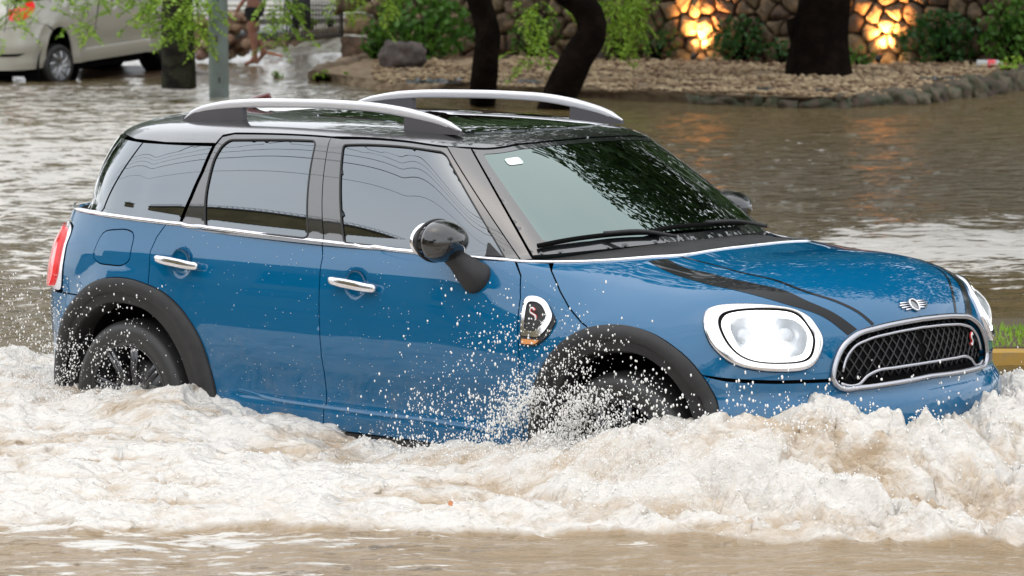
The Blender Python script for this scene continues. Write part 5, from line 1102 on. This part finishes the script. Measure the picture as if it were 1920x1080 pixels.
# coordinates turned to run along the picture's streaks (across the view)
mp=node(nt,'ShaderNodeMapping'); mp.inputs['Rotation'].default_value=(0,0,-math.atan2(RGT[1],RGT[0])); L(geo.outputs['Position'],mp.inputs['Vector'])
def nz(scale,det=6,rough=.6,str_=(1,1,1),dist=0):
    m2=node(nt,'ShaderNodeMapping'); m2.inputs['Scale'].default_value=str_; L(mp.outputs[0],m2.inputs['Vector']); n=node(nt,'ShaderNodeTexNoise'); n.inputs['Scale'].default_value=scale; n.inputs['Detail'].default_value=det; n.inputs['Roughness'].default_value=rough; n.inputs['Distortion'].default_value=dist; L(m2.outputs[0],n.inputs['Vector']); return n.outputs['Fac']
def mth(op,a,b=None,c=None,clamp=False):
    n=node(nt,'ShaderNodeMath',operation=op); n.use_clamp=clamp
    for i,v in enumerate((a,b,c)):
        if v is None: continue
        if isinstance(v,(int,float)): n.inputs[i].default_value=v
        else: L(v,n.inputs[i])
    return n.outputs[0]
def mrg(v,a,b,c=0,d=1):
    n=node(nt,'ShaderNodeMapRange'); n.interpolation_type='SMOOTHSTEP'; L(v,n.inputs[0]); n.inputs[1].default_value=a;n.inputs[2].default_value=b;n.inputs[3].default_value=c;n.inputs[4].default_value=d; return n.outputs[0]
def att(nm): n=node(nt,'ShaderNodeAttribute'); n.attribute_name=nm; return n.outputs['Fac']
tb_=att('turbulence'); fc=att('foam_sky_cover'); tg=att('trough')
f1=nz(1.7,7,.62,(1,2.4,1),.6); f2=nz(5.5,6,.66,(1,2.4,1),.5)
sf=mth('ADD',mth('MULTIPLY',f1,.46),mth('MULTIPLY',f2,.54)) # about .3-.7
thr=mth('SUBTRACT',.79,mth('MULTIPLY',fc,.52)); surf_foam=mth('MULTIPLY',mth('SUBTRACT',sf,thr),22,clamp=True)
surf_foam=mth('MAXIMUM',0.0,surf_foam); 
lace=nz(11,9,.74,(1,1.5,1),.9); lac2=nz(3.4,6,.65,(1,1.9,1),.7)
tf=mth('MULTIPLY_ADD',tb_,2.4,-.45,clamp=True); tf=mth('MULTIPLY',tf,mrg(mth('ADD',mth('MULTIPLY',lace,.5),mth('ADD',mth('MULTIPLY',lac2,.5),mth('MULTIPLY',tg,-.10))),.275,.43))
foam=mth('MAXIMUM',surf_foam,tf,clamp=True)
# foam colour: white froth over tan water; trough browning also paints lump self-shadow
mud_shade=mrg(mth('ADD',mth('ADD',mth('MULTIPLY',nz(2.0,5,.6,(1,1.7,1),.8),.55),mth('MULTIPLY',nz(9,8,.72,(1,1.6,1),1.2),.3)),mth('MULTIPLY',tg,.26)),.50,.70)
mud_shade_t=mth('MULTIPLY',mud_shade,tb_)
fm=node(nt,'ShaderNodeMix',data_type='RGBA'); fm.inputs[6].default_value=(.72,.685,.63,1); fm.inputs[7].default_value=(.47,.34,.205,1); L(mth('MULTIPLY',mud_shade_t,.85),fm.inputs[0])
mps=node(nt,'ShaderNodeBsdfPrincipled'); mps.inputs['Roughness'].default_value=.30; mps.inputs['Specular IOR Level'].default_value=.5; L(fm.outputs[2],mps.inputs['Base Color'])
mps.inputs['Subsurface Weight'].default_value=.22; mps.inputs['Subsurface Radius'].default_value=(1,.8,.6); mps.inputs['Subsurface Scale'].default_value=.02
wa=node(nt,'ShaderNodeBsdfPrincipled'); wc=node(nt,'ShaderNodeMix',data_type='RGBA'); wc.inputs[6].default_value=(.115,.082,.035,1); wc.inputs[7].default_value=(.34,.25,.155,1); L(mth('MULTIPLY',att('silt_sky_tone'),.9),wc.inputs[0]); L(wc.outputs[2],wa.inputs['Base Color'])
wa.inputs['Roughness'].default_value=.07; wa.inputs['IOR'].default_value=1.33
# relief: ripples on the water, froth bubbles on the foam
bw=node(nt,'ShaderNodeBump'); bw.inputs['Strength'].default_value=1.0; bw.inputs['Distance'].default_value=.05; L(mth('ADD',mth('MULTIPLY',nz(3.2,4,.5,(1,2.6,1)),1.3),mth('MULTIPLY',nz(11,4,.55,(1,2.4,1)),.35)),bw.inputs['Height']); L(bw.outputs[0],wa.inputs['Normal'])
vo=node(nt,'ShaderNodeTexVoronoi'); vo.inputs['Scale'].default_value=70; L(geo.outputs['Position'],vo.inputs['Vector'])
bf=node(nt,'ShaderNodeBump'); bf.inputs['Strength'].default_value=.7; bf.inputs['Distance'].default_value=.022; L(mth('ADD',mth('ADD',mth('MULTIPLY',lace,1.0),mth('MULTIPLY',nz(5,4,.6),.6)),mth('MULTIPLY',vo.outputs['Distance'],.22)),bf.inputs['Height']); L(bf.outputs[0],mps.inputs['Normal']); L(bw.outputs[0],bf.inputs['Normal'])
mx=node(nt,'ShaderNodeMixShader'); L(foam,mx.inputs[0]); L(wa.outputs[0],mx.inputs[1]); L(mps.outputs[0],mx.inputs[2]); L(mx.outputs[0],o_.inputs['Surface'])
link('water',me,WM,kind='structure')
# surrounding water so reflections and side views continue
def flat_water(a0,a1,z0,z1,nm):
    V=[]; 
    for Z,t in ((z0,a0),(z0,a1),(z1,a1),(z1,a0)): q=CAM_C+FWD*Z+RGT*t*Z; V.append((q[0],q[1],WATER_Z-.012))
    me=mesh(nm,V,[(0,1,2,3)]); 
    for n_,v in (('turbulence',0),('foam_sky_cover',.35),('trough',0),('silt_sky_tone',0)): a=me.attributes.new(n_,'FLOAT','POINT'); a.data.foreach_set('value',[v]*4)
    link(nm,me,WM,kind='structure')
flat_water(.359,.9,4,58,'water'); flat_water(-.9,-.359,4,58,'water')
V=[];q=CAM_C
for Z,s in ((-8,-25),(-8,25),(9.25,25),(9.25,-25)): p=q+FWD*Z+RGT*s; V.append((p[0],p[1],WATER_Z-.016))
me=mesh('water',V,[(0,1,2,3)])
for n_,v in (('turbulence',0),('foam_sky_cover',.3),('trough',0),('silt_sky_tone',.9)): a=me.attributes.new(n_,'FLOAT','POINT'); a.data.foreach_set('value',[v]*4)
link('water',me,WM,kind='structure')
# ---------------------------------------------------------------- froth and spray
FROTH=mat('white_froth',(.84,.83,.80),.5,spec=.2); DROP=mat('spray_drop',(.86,.85,.82),.22,spec=.6); TAN=mat('tan_froth',(.60,.46,.31),.45)
Hf,Tf=H.ravel(),T.ravel(); Xf,Yf=X2.ravel(),Y2.ravel(); Zf=Zg.ravel()
cand=np.where((Tf>.35)&(Zf<14.8)&(footdist(Xf,Yf)>.0)&(np.abs(Tg.ravel())<.16))[0]
cr_=billow(Xf[cand]*2.3,Yf[cand]*3.2,1,3,.55)+ .8*pn(Xf[cand]*7,Yf[cand]*7,33)
wgt=np.exp(2.6*cr_)*(.4+.6*sstep(-1,1.5,camsd(Xf[cand],Yf[cand])[1])); wgt/=wgt.sum()
ch_=RNG.choice(cand,4500,p=wgt); P=np.stack([Xf[ch_],Yf[ch_],Hf[ch_]],1); r_=RNG.uniform(.0014,.0042,len(ch_)); P+=RNG.normal(size=P.shape)*[.012,.012,.006]; P[:,2]+=.001
V,F=blobs(P,r_,1,RNG.uniform(.7,1.5,(len(P),3))); link('froth',mesh('froth',V,F),FROTH,kind='stuff',label='white froth bubbles riding on the churned wake')
# ragged crest tongues along the bow wave
crest=np.array([c for c in CP3[:36]]); cs=spl(crest[4:31],600)
tn=[];tr2=[]
def tongue(p,dirn,L,r):
    k=int(8+L*60); t=np.linspace(0,1,k)[:,None]; Q=p+dirn*L*t+np.array([0,0,-1])*L*.35*t**2+np.cumsum(RNG.normal(size=(k,3))*.0015,0); tn.append(Q); tr2.append(r*(1.1-.75*t[:,0])*RNG.uniform(.7,1.25,k))
for i in range(520):
    j=int(RNG.integers(0,600)); c=cs[j]; front=sstep(2.0,3.3,c[0]); 
    if RNG.random()>.25+.75*front: continue
    out_=np.array([c[0]-1.8,c[1]*1.6,0]); out_/=np.linalg.norm(out_); p=c+out_*RNG.uniform(-.02,.07)+RNG.normal(size=3)*[.03,.03,0]; p[2]=c[2]-.01-.04*RNG.random()
    d_=out_*RNG.uniform(-.3,.6)+np.array([RNG.normal()*.4,RNG.normal()*.3,RNG.uniform(.3,1.2)]); d_/=np.linalg.norm(d_); tongue(p,d_,RNG.uniform(.015,.03+.05*front),RNG.uniform(.003,.008))
V,F=blobs(np.concatenate(tn),np.concatenate(tr2),1,None); link('splash_crest',mesh('splash_crest',V,F),FROTH,kind='stuff',label='ragged white splash crest thrown up around the nose and side of the blue car')
# loose drops in front of the wheels and doors
def drops(n,box_,fn,r0,r1):
    P=np.zeros((0,3)); lo=np.array([b[0] for b in box_]);hi=np.array([b[1] for b in box_])
    for _ in range(60):
        Q=RNG.uniform(lo,hi,(12000,3)); x,y,z=Q.T; pr=fn(x,y,z)*np.clip(.5+2.2*fbm(x*7-z*3,z*8,y*3,3),.06,1); P=np.concatenate([P,Q[RNG.random(12000)<pr]])
        if len(P)>=n: break
    P=P[:n]; n=len(P); r=np.exp(RNG.uniform(math.log(r0),math.log(r1),n)); st=np.stack([RNG.uniform(.7,1.1,n),RNG.uniform(.7,1.1,n),RNG.uniform(.9,1.9,n)],1); return P,r,st
up_=lambda z,z0,k: np.exp(-np.maximum(0,z-z0)/k)
A1=drops(2600,((1.35,2.75),(-1.25,-.97),(.33,1.02)),lambda x,y,z: up_(z,.40,.03+.17*sstep(1.4,2.35,x))*(.04+.96*sstep(1.5,2.35,x)),.0008,.0048)
A2=drops(5200,((2.25,3.0),(-1.15,-.93),(.40,.90)),lambda x,y,z: np.exp(-np.maximum(0,z-.47-.10*fbm(x*9,z*9,1,2))/.085)*(1-.75*np.clip((x-2.75)/.2,0,1)),.0008,.0045)
A3=drops(2600,((-.75,.35),(-1.2,-.92),(.33,.85)),lambda x,y,z: up_(z,.42,.16)*np.exp(-np.abs(x+.30)/.38),.0008,.0042)
A4=drops(500,((2.9,3.6),(-1.3,-.5),(.5,.80)),lambda x,y,z: up_(z,.60,.06)*(footdist(x,y)>.04),.0014,.005)
A5=drops(260,((3.3,3.9),(-.7,.9),(.45,.72)),lambda x,y,z: up_(z,.52,.07)*(footdist(x,y)>.06),.0014,.006)
A6=drops(6000,((1.9,3.7),(-1.7,-1.0),(.36,.72)),lambda x,y,z: up_(z,.36+.16*sstep(2,3.2,x),.03)*(footdist(x,y)>.1),.0008,.0026)
P=np.concatenate([a[0] for a in (A1,A2,A3,A4,A5,A6)]);r_=np.concatenate([a[1] for a in (A1,A2,A3,A4,A5,A6)]);st=np.concatenate([a[2] for a in (A1,A2,A3,A4,A5,A6)])
V,F=blobs(P,r_,1,st); link('spray_drops',mesh('spray_drops',V,F),DROP,kind='stuff',label='spray drops flying beside the wheels and lower doors')
# beads of water on the body side, resting on the panels
n=600; uu=RNG.uniform(1.7,3.7,n); vv=-.36+.75*RNG.random(n)**1.8; P=SB(uu,vv)+SB.nrm(uu,vv)*.001; V,F=blobs(P,RNG.uniform(.0007,.0019,n),1); link('water_beads',mesh('water_beads',V,F),DROP,car,kind='stuff')
# floating debris
LFM=mat('fallen_leaf',(.45,.16,.05),.5)
for px,py,lab in ((845,944,'small orange leaf tossed in the foam below the front door'),(1103,990,'brown leaf scrap in the foam below the front wheel'),(873,700+240,'')):
    if not lab: continue
    q=at(px,py,.40); V,F=leaves(np.array([[0,0,0.]]),.03,.6); o=link('leaf',mesh('leaf',V,F),LFM,label=lab,category='leaf'); o.location=tuple(q)
